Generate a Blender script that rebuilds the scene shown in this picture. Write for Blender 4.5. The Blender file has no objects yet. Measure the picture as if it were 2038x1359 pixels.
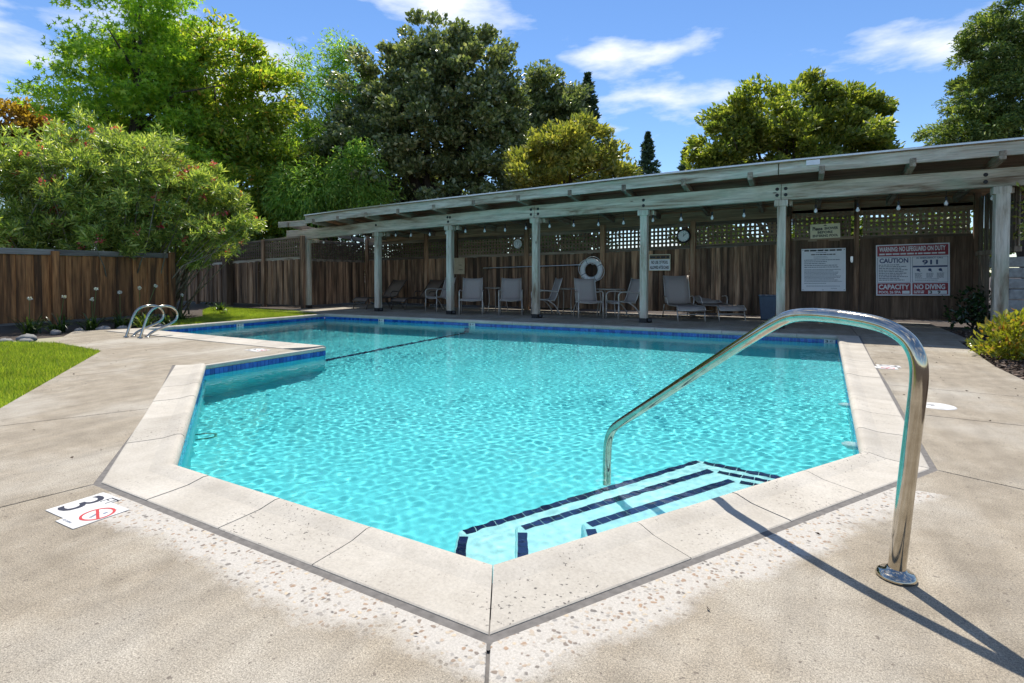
import bpy, math, random
import numpy as np
from mathutils import Vector, Matrix

random.seed(7)
SC = bpy.context.scene
COL = SC.collection
R = math.radians

# ------------------------------------------------------------------ camera
FPX, HORIZON, PITCH, CAMH, YAW = 1080.0, 546.0, R(1.3), 1.07, R(28.6)
cam = bpy.data.cameras.new('camera')
cam_o = bpy.data.objects.new('camera', cam)
COL.objects.link(cam_o)
cam_o.location = (0, 0, CAMH)
cam_o.rotation_euler = (math.pi / 2 - PITCH, 0, YAW)
cam.sensor_fit = 'HORIZONTAL'
cam.sensor_width = 36.0
cam.lens = 36.0 * FPX / 2038.0
cam.shift_y = (HORIZON + FPX * math.tan(PITCH) - 679.5) / 2038.0
cam.clip_start = 0.05
cam.clip_end = 2000
SC.camera = cam_o

# ------------------------------------------------------------------ world
SUN_EL, SUN_AZ = R(62.0), R(-31.0)          # azimuth from +Y towards +X
world = bpy.data.worlds.new('World')
SC.world = world
world.use_nodes = True
wn, wl = world.node_tree.nodes, world.node_tree.links
bg = wn['Background']
sky = wn.new('ShaderNodeTexSky')
sky.sky_type = 'NISHITA'
sky.sun_disc = False
sky.sun_elevation = SUN_EL
sky.sun_rotation = SUN_AZ
sky.altitude = 300
sky.air_density = 1.0
sky.dust_density = 0.0
sky.ozone_density = 4.5
tc = wn.new('ShaderNodeTexCoord')
mp = wn.new('ShaderNodeMapping')
mp.inputs['Scale'].default_value = (1.0, 1.0, 3.2)
mp.inputs['Location'].default_value = (6.53, 3.80, 0.26)
n1 = wn.new('ShaderNodeTexNoise')
n1.inputs['Scale'].default_value = 3.6
n1.inputs['Detail'].default_value = 8
n1.inputs['Roughness'].default_value = 0.55
n1.inputs['Distortion'].default_value = 0.0
cr = wn.new('ShaderNodeValToRGB')
cr.color_ramp.elements[0].position = 0.52
cr.color_ramp.elements[0].color = (0, 0, 0, 1)
cr.color_ramp.elements[1].position = 0.69
cr.color_ramp.elements[1].color = (1, 1, 1, 1)
mixc = wn.new('ShaderNodeMix')
mixc.data_type = 'RGBA'
mixc.inputs['B'].default_value = (6.6, 6.9, 7.2, 1)
wl.new(tc.outputs['Generated'], mp.inputs['Vector'])
wl.new(mp.outputs['Vector'], n1.inputs['Vector'])
wl.new(n1.outputs['Fac'], cr.inputs['Fac'])
wl.new(cr.outputs['Color'], mixc.inputs['Factor'])
hs = wn.new('ShaderNodeHueSaturation')
hs.inputs['Saturation'].default_value = 1.10
hs.inputs['Hue'].default_value = 0.503
wl.new(sky.outputs['Color'], hs.inputs['Color'])
wl.new(hs.outputs['Color'], mixc.inputs['A'])
wl.new(mixc.outputs['Result'], bg.inputs['Color'])
bg.inputs['Strength'].default_value = 0.126

# ------------------------------------------------------------------ sun
sun = bpy.data.lights.new('sun', 'SUN')
sun.energy = 5.0
sun.angle = R(0.5)
sun.color = (1.0, 0.94, 0.845)
sun.cycles.is_caustics_light = True
sun_o = bpy.data.objects.new('sun', sun)
COL.objects.link(sun_o)
to_sun = Vector((math.sin(SUN_AZ) * math.cos(SUN_EL), math.cos(SUN_AZ) * math.cos(SUN_EL), math.sin(SUN_EL)))
sun_o.rotation_euler = to_sun.to_track_quat('Z', 'Y').to_euler()
sun_o.location = to_sun * 60

# ------------------------------------------------------------------ exposure, sampling
vs = SC.view_settings
vs.view_transform = 'Standard'
vs.look = 'None'
vs.exposure = 0.40
vs.gamma = 1.0
cy = SC.cycles
cy.max_bounces = 8
cy.transparent_max_bounces = 8
cy.transmission_bounces = 6
cy.diffuse_bounces = 4
cy.glossy_bounces = 4
cy.sample_clamp_indirect = 4.0
cy.use_denoising = True

# ================================================================== helpers
def tag(o, label=None, cat=None, group=None, kind=None):
    if label: o['label'] = label
    if cat: o['category'] = cat
    if group: o['group'] = group
    if kind: o['kind'] = kind
    return o

def empty(name, loc=(0, 0, 0), rz=0.0, parent=None):
    o = bpy.data.objects.new(name, None)
    COL.objects.link(o)
    o.location = loc
    o.rotation_euler = (0, 0, rz)
    o.empty_display_size = 0.1
    if parent: o.parent = parent
    return o

def link(name, me, parent=None, loc=(0, 0, 0), rot=(0, 0, 0), scale=(1, 1, 1), recv=False):
    o = bpy.data.objects.new(name, me)
    COL.objects.link(o)
    o.location, o.rotation_euler, o.scale = loc, rot, scale
    if parent: o.parent = parent
    if recv: o.cycles.is_caustics_receiver = True
    return o

def copy_tree(o, parent=None):
    c = o.copy()
    COL.objects.link(c)
    if parent: c.parent = parent
    for ch in list(o.children):
        copy_tree(ch, c)
    return c

class MB:
    """collects simple shapes into one mesh"""
    def __init__(s):
        s.v, s.f = [], []
    def add(s, vs, fs):
        b = len(s.v)
        s.v += [tuple(p) for p in vs]
        s.f += [tuple(i + b for i in q) for q in fs]
        return s
    def box(s, c, size, rz=0.0, rx=0.0, ry=0.0):
        x, y, z = (d / 2 for d in size)
        m = Matrix.Rotation(rz, 3, 'Z') @ Matrix.Rotation(ry, 3, 'Y') @ Matrix.Rotation(rx, 3, 'X')
        c = Vector(c)
        p = [c + m @ Vector(q) for q in ((-x, -y, -z), (x, -y, -z), (x, y, -z), (-x, y, -z), (-x, -y, z), (x, -y, z), (x, y, z), (-x, y, z))]
        return s.add(p, [(3, 2, 1, 0), (4, 5, 6, 7), (0, 1, 5, 4), (1, 2, 6, 5), (2, 3, 7, 6), (3, 0, 4, 7)])
    def bar(s, a, b, w, h, up=(0, 0, 1)):
        a, b = Vector(a), Vector(b)
        d = (b - a).normalized()
        sd = d.cross(Vector(up))
        if sd.length < 1e-5: sd = d.cross(Vector((0, 1, 0)))
        sd.normalize()
        u = sd.cross(d).normalized()
        p = []
        for q in (a, b):
            p += [q - sd * w / 2 - u * h / 2, q + sd * w / 2 - u * h / 2, q + sd * w / 2 + u * h / 2, q - sd * w / 2 + u * h / 2]
        return s.add(p, [(0, 1, 2, 3), (7, 6, 5, 4), (0, 4, 5, 1), (1, 5, 6, 2), (2, 6, 7, 3), (3, 7, 4, 0)])
    def prism(s, poly, z0, z1):
        n = len(poly)
        vs = [(x, y, z0) for x, y in poly] + [(x, y, z1) for x, y in poly]
        fs = [tuple(range(n - 1, -1, -1)), tuple(range(n, 2 * n))] + [(i, (i + 1) % n, n + (i + 1) % n, n + i) for i in range(n)]
        return s.add(vs, fs)
    def tube(s, pts, r, seg=8, cap=True):
        pts = [Vector(p) for p in pts]
        n = len(pts)
        rs = r if isinstance(r, (list, tuple)) else [r] * n
        t0 = (pts[1] - pts[0]).normalized()
        u = t0.orthogonal().normalized()
        vs = []
        for i in range(n):
            t = (pts[min(i + 1, n - 1)] - pts[max(i - 1, 0)]).normalized()
            u = (u - t * u.dot(t)).normalized()
            w = t.cross(u)
            for k in range(seg):
                a = 2 * math.pi * k / seg
                vs.append(pts[i] + (u * math.cos(a) + w * math.sin(a)) * rs[i])
        fs = [(i * seg + k, i * seg + (k + 1) % seg, (i + 1) * seg + (k + 1) % seg, (i + 1) * seg + k) for i in range(n - 1) for k in range(seg)]
        if cap:
            fs += [tuple(range(seg - 1, -1, -1)), tuple((n - 1) * seg + k for k in range(seg))]
        return s.add(vs, fs)
    def lathe(s, prof, c=(0, 0, 0), seg=16, axis='Z'):
        vs = []
        for r, z in prof:
            for k in range(seg):
                a = 2 * math.pi * k / seg
                p = (r * math.cos(a), r * math.sin(a), z)
                if axis == 'Y': p = (p[0], -p[2], p[1])
                if axis == 'X': p = (p[2], p[0], p[1])
                vs.append((p[0] + c[0], p[1] + c[1], p[2] + c[2]))
        n = len(prof)
        fs = [(i * seg + k, i * seg + (k + 1) % seg, (i + 1) * seg + (k + 1) % seg, (i + 1) * seg + k) for i in range(n - 1) for k in range(seg)]
        return s.add(vs, fs)
    def mesh(s, name, mat=None, smooth=False):
        me = bpy.data.meshes.new(name)
        me.from_pydata(s.v, [], s.f)
        if mat: me.materials.append(mat)
        if smooth: me.polygons.foreach_set('use_smooth', [True] * len(me.polygons))
        me.update()
        return me
    def build(s, name, mat, parent=None, smooth=False, recv=False, loc=(0, 0, 0), rot=(0, 0, 0)):
        return link(name, s.mesh(name, mat, smooth), parent, loc, rot, recv=recv)

def np_mesh(name, V, F, mat):
    """V (n,3), F (m,k) arrays"""
    me = bpy.data.meshes.new(name)
    k = F.shape[1]
    me.vertices.add(len(V)); me.vertices.foreach_set('co', np.ascontiguousarray(V, dtype=np.float32).ravel())
    me.loops.add(F.size); me.loops.foreach_set('vertex_index', np.ascontiguousarray(F, dtype=np.int32).ravel())
    me.polygons.add(len(F)); me.polygons.foreach_set('loop_start', np.arange(0, F.size, k, dtype=np.int32))
    me.update(calc_edges=True)
    if mat: me.materials.append(mat)
    return me

def bevel(o, w=0.004, seg=2):
    m = o.modifiers.new('bevel', 'BEVEL')
    m.width, m.segments, m.limit_method = w, seg, 'ANGLE'
    return o

def interp(tab, x):
    if x <= tab[0][0]: return tab[0][1]
    for (a, b), (c, d) in zip(tab[:-1], tab[1:]):
        if x <= c: return b + (d - b) * (x - a) / (c - a)
    return tab[-1][1]

# ------------------------------------------------------------------ materials
class NT:
    def __init__(s, name):
        s.m = bpy.data.materials.new(name)
        s.m.use_nodes = True
        s.n, s.l = s.m.node_tree.nodes, s.m.node_tree.links
        s.p = s.n['Principled BSDF']
        s.out = s.n['Material Output']
    def add(s, typ, **kw):
        nd = s.n.new(typ)
        for k, v in kw.items():
            if k in nd.inputs: nd.inputs[k].default_value = v
            else: setattr(nd, k, v)
        return nd
    def coord(s, scale=(1, 1, 1), src='Object', rot=(0, 0, 0)):
        t = s.add('ShaderNodeTexCoord'); m = s.add('ShaderNodeMapping')
        m.inputs['Scale'].default_value = scale
        m.inputs['Rotation'].default_value = rot
        s.l.new(t.outputs[src], m.inputs['Vector'])
        return m.outputs['Vector']
    def wcoord(s, scale=(1, 1, 1)):
        g = s.add('ShaderNodeNewGeometry'); m = s.add('ShaderNodeMapping')
        m.inputs['Scale'].default_value = scale
        s.l.new(g.outputs['Position'], m.inputs['Vector'])
        return m.outputs['Vector']
    def noise(s, vec, scale, detail=4, rough=0.55, dist=0.0):
        nd = s.add('ShaderNodeTexNoise', Scale=scale, Detail=detail, Roughness=rough, Distortion=dist)
        s.l.new(vec, nd.inputs['Vector'])
        return nd.outputs['Fac']
    def ramp(s, fac, stops):
        r = s.add('ShaderNodeValToRGB')
        e = r.color_ramp.elements
        while len(e) < len(stops): e.new(0.5)
        for i, (p, c) in enumerate(stops):
            e[i].position = p
            e[i].color = (*c, 1) if not isinstance(c, (int, float)) else (c, c, c, 1)
        s.l.new(fac, r.inputs['Fac'])
        return r.outputs['Color']
    def mix(s, fac, a, b, mode='MIX'):
        m = s.add('ShaderNodeMix', data_type='RGBA', blend_type=mode)
        for sock, v in (('Factor', fac), ('A', a), ('B', b)):
            if isinstance(v, (int, float)): m.inputs[sock].default_value = v
            elif isinstance(v, tuple): m.inputs[sock].default_value = (*v, 1)
            else: s.l.new(v, m.inputs[sock])
        return m.outputs['Result']
    def math(s, op, a, b=0.0, c=None):
        m = s.add('ShaderNodeMath', operation=op)
        for i, v in enumerate((a, b) if c is None else (a, b, c)):
            if isinstance(v, (int, float)): m.inputs[i].default_value = v
            else: s.l.new(v, m.inputs[i])
        return m.outputs[0]
    def base(s, c):
        if isinstance(c, tuple): s.p.inputs['Base Color'].default_value = (*c, 1)
        else: s.l.new(c, s.p.inputs['Base Color'])
        return s
    def set(s, **kw):
        for k, v in kw.items():
            k = k.replace('_', ' ')
            if isinstance(v, (int, float, tuple)): s.p.inputs[k].default_value = v
            else: s.l.new(v, s.p.inputs[k])
        return s
    def bump(s, h, strength=0.3, dist=0.01):
        b = s.add('ShaderNodeBump', Strength=strength, Distance=dist)
        s.l.new(h, b.inputs['Height'])
        s.l.new(b.outputs['Normal'], s.p.inputs['Normal'])
        return s

def plain(name, c, rough=0.6, metal=0.0, var=0.12, scale=9):
    t = NT(name)
    v = t.noise(t.coord(), scale, 4)
    f = t.ramp(v, [(0.3, 1 - var), (0.7, 1 + var if var < 0.4 else 1.0)])
    t.base(t.mix(1.0, c, f, 'MULTIPLY')).set(Roughness=rough, Metallic=metal)
    return t.m

def wood(name, cols, axis='Z', rough=0.85, stain=0.5, objvar=0.35, fine=1.0):
    """weathered timber: grain along one axis, board-to-board variation, streaky stains"""
    t = NT(name)
    sc = {'Z': (28, 28, 1.6), 'X': (1.6, 28, 28), 'Y': (28, 1.6, 28)}[axis]
    sc2 = {'Z': (6, 6, 0.5), 'X': (0.5, 6, 6), 'Y': (6, 0.5, 6)}[axis]
    oi = t.add('ShaderNodeObjectInfo')
    w = t.wcoord()
    sep = t.add('ShaderNodeVectorMath', operation='ADD')
    t.l.new(w, sep.inputs[0])
    cmb = t.add('ShaderNodeCombineXYZ')
    off = t.math('MULTIPLY', oi.outputs['Random'], 37.0)
    for i in range(3): t.l.new(off, cmb.inputs[i])
    t.l.new(cmb.outputs[0], sep.inputs[1])
    def sc_map(s_):
        m = t.add('ShaderNodeMapping'); m.inputs['Scale'].default_value = s_
        t.l.new(sep.outputs[0], m.inputs['Vector']); return m.outputs['Vector']
    grain = t.noise(sc_map(sc), fine, 5, 0.65, 0.4)
    big = t.noise(sc_map(sc2), 1.0, 4, 0.6)
    c = t.ramp(grain, [(0.25, cols[0]), (0.5, cols[1]), (0.75, cols[2])])
    st = t.ramp(big, [(0.40, 1.0), (0.60, 1.0 - stain)])
    c = t.mix(1.0, c, st, 'MULTIPLY')
    ov = t.math('MULTIPLY_ADD', oi.outputs['Random'], 2 * objvar, 1 - objvar)
    cb = t.add('ShaderNodeCombineColor')
    for i in range(3): t.l.new(ov, cb.inputs[i])
    c = t.mix(1.0, c, cb.outputs[0], 'MULTIPLY')
    t.base(c).set(Roughness=rough)
    t.bump(grain, 0.5, 0.004)
    return t.m

def leaf_mat(name, cols, trans=0.35, rough=0.45, spec=0.4):
    t = NT(name)
    g = t.add('ShaderNodeNewGeometry')
    c = t.ramp(g.outputs['Random Per Island'], cols)
    big = t.noise(t.wcoord(), 0.9, 3)
    c = t.mix(1.0, c, t.ramp(big, [(0.3, 0.75), (0.7, 1.2)]), 'MULTIPLY')
    t.base(c).set(Roughness=rough)
    t.p.inputs['Specular IOR Level'].default_value = spec
    tr = t.add('ShaderNodeBsdfTranslucent')
    t.l.new(t.mix(1.0, c, (1.7, 1.75, 0.7), 'MULTIPLY'), tr.inputs['Color'])
    mx = t.add('ShaderNodeMixShader')
    mx.inputs[0].default_value = trans
    t.l.new(t.p.outputs[0], mx.inputs[1]); t.l.new(tr.outputs[0], mx.inputs[2])
    t.l.new(mx.outputs[0], t.out.inputs['Surface'])
    return t.m

# concrete deck: buff broom-finished slabs, bleached patches, worn strip of exposed pebbles by the front coping
def deck_mat():
    t = NT('deck_concrete')
    w = t.wcoord()
    big = t.noise(w, 0.9, 5, 0.6)
    mid = t.noise(w, 6.0, 6, 0.65)
    fin = t.noise(w, 130.0, 3, 0.7)
    oi = t.add('ShaderNodeObjectInfo')
    c = t.ramp(mid, [(0.25, (0.188, 0.156, 0.112)), (0.55, (0.268, 0.228, 0.170)), (0.8, (0.340, 0.302, 0.238))])
    c = t.mix(t.ramp(big, [(0.46, 0.0), (0.66, 0.75)]), c, (0.385, 0.355, 0.30))
    mpS = t.add('ShaderNodeMapping'); mpS.inputs['Rotation'].default_value = (0, 0, 0.5); mpS.inputs['Scale'].default_value = (7.0, 0.9, 1.0)
    t.l.new(w, mpS.inputs['Vector'])
    stk = t.noise(mpS.outputs['Vector'], 1.0, 6, 0.6, 0.6)
    c = t.mix(1.0, c, t.ramp(stk, [(0.3, 0.84), (0.5, 1.0), (0.72, 1.16)]), 'MULTIPLY')
    sand = t.noise(w, 260.0, 2, 0.6)
    c = t.mix(1.0, c, t.ramp(fin, [(0.28, 0.60), (0.5, 1.0), (0.72, 1.32)]), 'MULTIPLY')
    c = t.mix(1.0, c, t.ramp(sand, [(0.3, 0.66), (0.7, 1.3)]), 'MULTIPLY')
    sp = t.noise(w, 45.0, 2, 0.5)
    c = t.mix(t.ramp(sp, [(0.67, 0.0), (0.71, 0.7)]), c, (0.09, 0.07, 0.055))
    # hairline cracks, only here and there
    wd = t.add('ShaderNodeVectorMath', operation='ADD'); t.l.new(w, wd.inputs[0])
    nv = t.add('ShaderNodeTexNoise', Scale=2.5, Detail=5.0); t.l.new(w, nv.inputs['Vector'])
    sc3 = t.add('ShaderNodeVectorMath', operation='SCALE'); sc3.inputs['Scale'].default_value = 0.55
    t.l.new(nv.outputs['Color'], sc3.inputs[0]); t.l.new(sc3.outputs[0], wd.inputs[1])
    ck_ = t.add('ShaderNodeTexVoronoi', feature='DISTANCE_TO_EDGE', Scale=0.55); t.l.new(wd.outputs[0], ck_.inputs['Vector'])
    line = t.ramp(ck_.outputs['Distance'], [(0.0015, 1.0), (0.0035, 0.0)])
    gate_ = t.ramp(t.noise(w, 0.5, 2), [(0.54, 0.0), (0.60, 0.6)])
    c = t.mix(t.math('MULTIPLY', line, gate_), c, (0.07, 0.06, 0.05))
    # distance outside the two front coping edges
    sx = t.add('ShaderNodeSeparateXYZ'); t.l.new(w, sx.inputs[0])
    d1 = t.math('SUBTRACT', 1.375, sx.outputs['Y'])
    d2 = t.math('ADD', t.math('MULTIPLY', sx.outputs['X'], 0.857), t.math('MULTIPLY_ADD', sx.outputs['Y'], -0.516, 1.377))
    d = t.math('MAXIMUM', d1, d2)
    rag = t.math('MULTIPLY_ADD', t.noise(w, 1.6, 7, 0.66), 0.46, -0.02)
    worn = t.math('MULTIPLY', t.ramp(t.math('SUBTRACT', rag, d), [(0.0, 0.0), (0.08, 0.9)]), t.math('MULTIPLY', t.math('GREATER_THAN', d, 0.0), t.math('MULTIPLY', t.math('GREATER_THAN', sx.outputs['X'], -3.0), t.math('LESS_THAN', sx.outputs['Y'], 3.3))))
    vo = t.add('ShaderNodeTexVoronoi', Scale=52.0, Randomness=1.0); pw = t.add('ShaderNodeVectorMath', operation='ADD'); t.l.new(w, pw.inputs[0]); pn_ = t.add('ShaderNodeTexNoise', Scale=28.0); t.l.new(w, pn_.inputs['Vector'])
    ps_ = t.add('ShaderNodeVectorMath', operation='SCALE'); ps_.inputs['Scale'].default_value = 0.03; t.l.new(pn_.outputs['Color'], ps_.inputs[0]); t.l.new(ps_.outputs[0], pw.inputs[1])
    t.l.new(pw.outputs[0], vo.inputs['Vector'])
    vd = t.ramp(vo.outputs['Distance'], [(0.30, 1.0), (0.46, 0.0)])
    pick = t.add('ShaderNodeSeparateColor'); t.l.new(vo.outputs['Color'], pick.inputs[0])
    keep = t.ramp(pick.outputs[0], [(0.18, 0.0), (0.26, 0.85)])
    peb = t.ramp(pick.outputs[1], [(0.08, (0.08, 0.07, 0.065)), (0.3, (0.29, 0.17, 0.09)), (0.5, (0.44, 0.39, 0.32)), (0.7, (0.20, 0.195, 0.19)), (0.95, (0.50, 0.40, 0.27))])
    mort = t.ramp(fin, [(0.3, (0.36, 0.335, 0.295)), (0.7, (0.51, 0.48, 0.435))])
    pm = t.math('MULTIPLY', vd, keep)
    pat = t.mix(pm, mort, peb)
    c = t.mix(worn, c, pat)
    t.base(c).set(Roughness=0.82)
    h = t.math('ADD', fin, t.math('MULTIPLY', t.math('MULTIPLY', pm, worn), 1.5))
    t.bump(h, 0.45, 0.003)
    return t.m

def coping_mat():
    t = NT('coping_stone')
    w = t.wcoord()
    oi = t.add('ShaderNodeObjectInfo')
    c = t.ramp(t.noise(w, 3.0, 6, 0.6), [(0.3, (0.37, 0.335, 0.28)), (0.7, (0.485, 0.45, 0.39))])
    c = t.mix(1.0, c, t.ramp(t.noise(w, 90, 3, 0.7), [(0.3, 0.86), (0.7, 1.1)]), 'MULTIPLY')
    gate = t.ramp(t.noise(w, 2.2, 3), [(0.45, 0.0), (0.6, 1.0)])
    pits = t.ramp(t.noise(w, 75, 2, 0.5), [(0.655, 0.0), (0.68, 1.0)])
    pm = t.math('MULTIPLY', gate, pits)
    c = t.mix(pm, c, (0.09, 0.08, 0.07))
    ov = t.ramp(oi.outputs['Random'], [(0.0, 0.9), (1.0, 1.07)])
    c = t.mix(1.0, c, ov, 'MULTIPLY')
    t.base(c).set(Roughness=0.75)
    t.bump(t.math('SUBTRACT', t.noise(w, 110, 3, 0.6), pm), 0.3, 0.003)
    return t.m

M = {}
M['deck'] = deck_mat()
M['coping'] = coping_mat()
M['joint'] = plain('joint_sealant', (0.135, 0.125, 0.115), 0.9, var=0.25, scale=30)
M['soil'] = plain('soil', (0.055, 0.04, 0.03), 0.95, var=0.3, scale=14)
M['plaster'] = plain('water_tinted_plaster', (0.115, 0.60, 0.635), 0.6, var=0.07, scale=2)  # light absorbed by the deeper water is put into this plaster colour
M['step_plaster'] = plain('shallow_tinted_plaster', (0.50, 0.74, 0.74), 0.6, var=0.14, scale=25)  # paler copy for the steps: weaker absorption in shallow water, set by colour
M['grout'] = plain('grout', (0.22, 0.45, 0.55), 0.8)
M['black'] = plain('black_paint', (0.012, 0.012, 0.014), 0.45)
M['white'] = plain('white_paint', (0.74, 0.75, 0.75), 0.5, var=0.05)

def tile_mat(name, a, b, c_):
    t = NT(name)
    g = t.add('ShaderNodeNewGeometry'); oi = t.add('ShaderNodeObjectInfo')
    f = t.math('FRACT', t.math('ADD', g.outputs['Random Per Island'], oi.outputs['Random']))
    t.base(t.ramp(f, [(0.1, a), (0.5, b), (0.9, c_)])).set(Roughness=0.12)
    return t.m
M['tile'] = tile_mat('cobalt_tile', (0.012, 0.05, 0.25), (0.02, 0.085, 0.36), (0.03, 0.13, 0.45))
M['navy_tile'] = tile_mat('navy_tile', (0.008, 0.012, 0.05), (0.012, 0.018, 0.07), (0.02, 0.03, 0.10))

def steel_mat():
    t = NT('polished_steel')
    n = t.noise(t.coord((6, 6, 6)), 3, 4)
    t.base(t.ramp(n, [(0.3, (0.42, 0.375, 0.305)), (0.7, (0.58, 0.535, 0.455))])).set(Metallic=1.0, Roughness=t.ramp(t.noise(t.coord((60, 60, 18)), 1.0, 5, 0.7), [(0.35, 0.06), (0.62, 0.14), (0.75, 0.34)]))
    return t.m
M['steel'] = steel_mat()
M['alu'] = plain('brushed_aluminium', (0.55, 0.56, 0.56), 0.32, 1.0, 0.1)

def beam_mat(name, axis):
    t = NT(name)
    st = (lambda a, b: (a, b, b)) if axis == 'X' else (lambda a, b: (b, b, a))
    w1 = t.wcoord(st(0.55, 5.0)); w2 = t.wcoord(st(2.0, 30.0)); w3 = t.wcoord(st(0.8, 2.2))
    g1 = t.noise(w1, 1.0, 6, 0.65, 0.8); g2 = t.noise(w2, 1.0, 4, 0.7, 0.5)
    c = t.ramp(g1, [(0.34, (0.20, 0.135, 0.085)), (0.45, (0.46, 0.39, 0.30)), (0.6, (0.62, 0.57, 0.48)), (0.72, (0.72, 0.69, 0.62))])
    c = t.mix(t.ramp(t.noise(w3, 1.3, 4, 0.6), [(0.5, 0.0), (0.68, 0.55)]), c, (0.33, 0.42, 0.31))
    c = t.mix(1.0, c, t.ramp(g2, [(0.3, 0.6), (0.5, 1.0), (0.7, 1.12)]), 'MULTIPLY')
    kn = t.add('ShaderNodeTexVoronoi', Scale=1.6); t.l.new(t.wcoord(st(0.8, 2.0)), kn.inputs['Vector'])
    c = t.mix(t.ramp(kn.outputs['Distance'], [(0.03, 0.85), (0.07, 0.0)]), c, (0.06, 0.04, 0.025))
    t.base(c).set(Roughness=0.85)
    t.bump(g2, 0.6, 0.006)
    return t.m
M['timber'] = beam_mat('weathered_beam', 'X')
M['post'] = beam_mat('weathered_post', 'Z')
M['rafter'] = wood('rafter_timber', ((0.17, 0.12, 0.08), (0.33, 0.265, 0.195), (0.46, 0.40, 0.33)), 'Y', stain=0.5, objvar=0.2)
M['roofdeck'] = wood('roof_board', ((0.17, 0.11, 0.065), (0.33, 0.225, 0.14), (0.44, 0.32, 0.21)), 'X', stain=0.4)
M['board'] = wood('old_fence_board', ((0.15, 0.08, 0.042), (0.35, 0.205, 0.12), (0.50, 0.34, 0.225)), 'Z', stain=0.75, objvar=0.5)
M['board_orange'] = wood('rust_brown_fence_board', ((0.12, 0.055, 0.022), (0.36, 0.16, 0.055), (0.50, 0.25, 0.10)), 'Z', stain=0.75, objvar=0.5)
M['rail'] = wood('fence_rail', ((0.11, 0.08, 0.055), (0.23, 0.18, 0.135), (0.35, 0.30, 0.245)), 'X', stain=0.5)
M['railY'] = wood('fence_cap', ((0.13, 0.12, 0.10), (0.22, 0.21, 0.195), (0.33, 0.32, 0.30)), 'Y', stain=0.5)
M['lattice'] = wood('lattice_slat', ((0.11, 0.075, 0.05), (0.20, 0.14, 0.09), (0.30, 0.225, 0.16)), 'X', stain=0.4)
M['panel'] = wood('dark_panel_board', ((0.10, 0.06, 0.036), (0.185, 0.115, 0.072), (0.27, 0.185, 0.125)), 'Z', stain=0.5, objvar=0.25)
M['bark'] = wood('bark', ((0.035, 0.027, 0.02), (0.075, 0.058, 0.043), (0.13, 0.105, 0.08)), 'Z', stain=0.4)
M['stem'] = wood('pale_stem', ((0.14, 0.13, 0.09), (0.24, 0.22, 0.16), (0.34, 0.31, 0.24)), 'Z', stain=0.3)
M['roofing'] = plain('roll_roofing', (0.035, 0.033, 0.033), 0.75)

# ================================================================== pool outline
A, B, C_, D_, E_, F_, G_, H_ = [Vector(p) for p in ((-0.994, 1.68), (-3.08, 1.73), (-6.23, 3.87), (-6.23, 5.69), (-11.33, 5.76), (-11.33, 10.32), (0.46, 10.82), (0.29, 3.80))]
POOL = [A, B, C_, D_, E_, F_, G_, H_]
WATER = -0.118
NE = len(POOL)

def out_normal(i):
    a, b = POOL[i], POOL[(i + 1) % NE]
    e = (b - a).normalized()
    return Vector((-e.y, e.x))       # outline runs clockwise seen from above: left is outside
if sum((POOL[(i + 1) % NE].x - POOL[i].x) * (POOL[(i + 1) % NE].y + POOL[i].y) for i in range(NE)) < 0:
    _flip = -1.0
else:
    _flip = 1.0
def onorm(i):
    return out_normal(i % NE) * _flip
def mitre(i):
    n0, n1_ = onorm(i - 1), onorm(i)
    return (n0 + n1_) / (1 + n0.dot(n1_))

# ------------------------------------------------------------------ ground ring, lawn, beds
g = MB()
X0, X1, Y0, Y1, BIG = -11.7, 0.75, 1.3, 11.2, 600
for q in (((-BIG, -BIG), (BIG, -BIG), (BIG, Y0), (-BIG, Y0)), ((-BIG, Y1), (BIG, Y1), (BIG, BIG), (-BIG, BIG)),
          ((-BIG, Y0), (X0, Y0), (X0, Y1), (-BIG, Y1)), ((X1, Y0), (BIG, Y0), (BIG, Y1), (X1, Y1))):
    g.add([(x, y, -0.045) for x, y in q], [(0, 1, 2, 3)])
tag(g.build('ground', M['soil']), kind='structure')

LAWN = [(-5.67, 1.83), (-8.69, 3.90), (-10.35, 4.02), (-10.95, 3.80), (-13.6, 1.6), (-13.6, -3.0), (-1.51, -1.02)]
STRIP = [(-11.72, 6.55), (-11.72, 10.45), (-13.7, 11.0), (-17.2, 10.9), (-16.0, 9.9), (-13.6, 8.4), (-12.6, 7.0)]
M['turf'] = plain('turf_soil', (0.075, 0.085, 0.022), 0.95, var=0.3, scale=8)
tag(MB().prism(LAWN, -0.10, -0.022).build('lawn', M['turf']), kind='structure')
tag(MB().prism(STRIP, -0.10, -0.018).build('lawn_strip', M['turf']), kind='structure')

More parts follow.
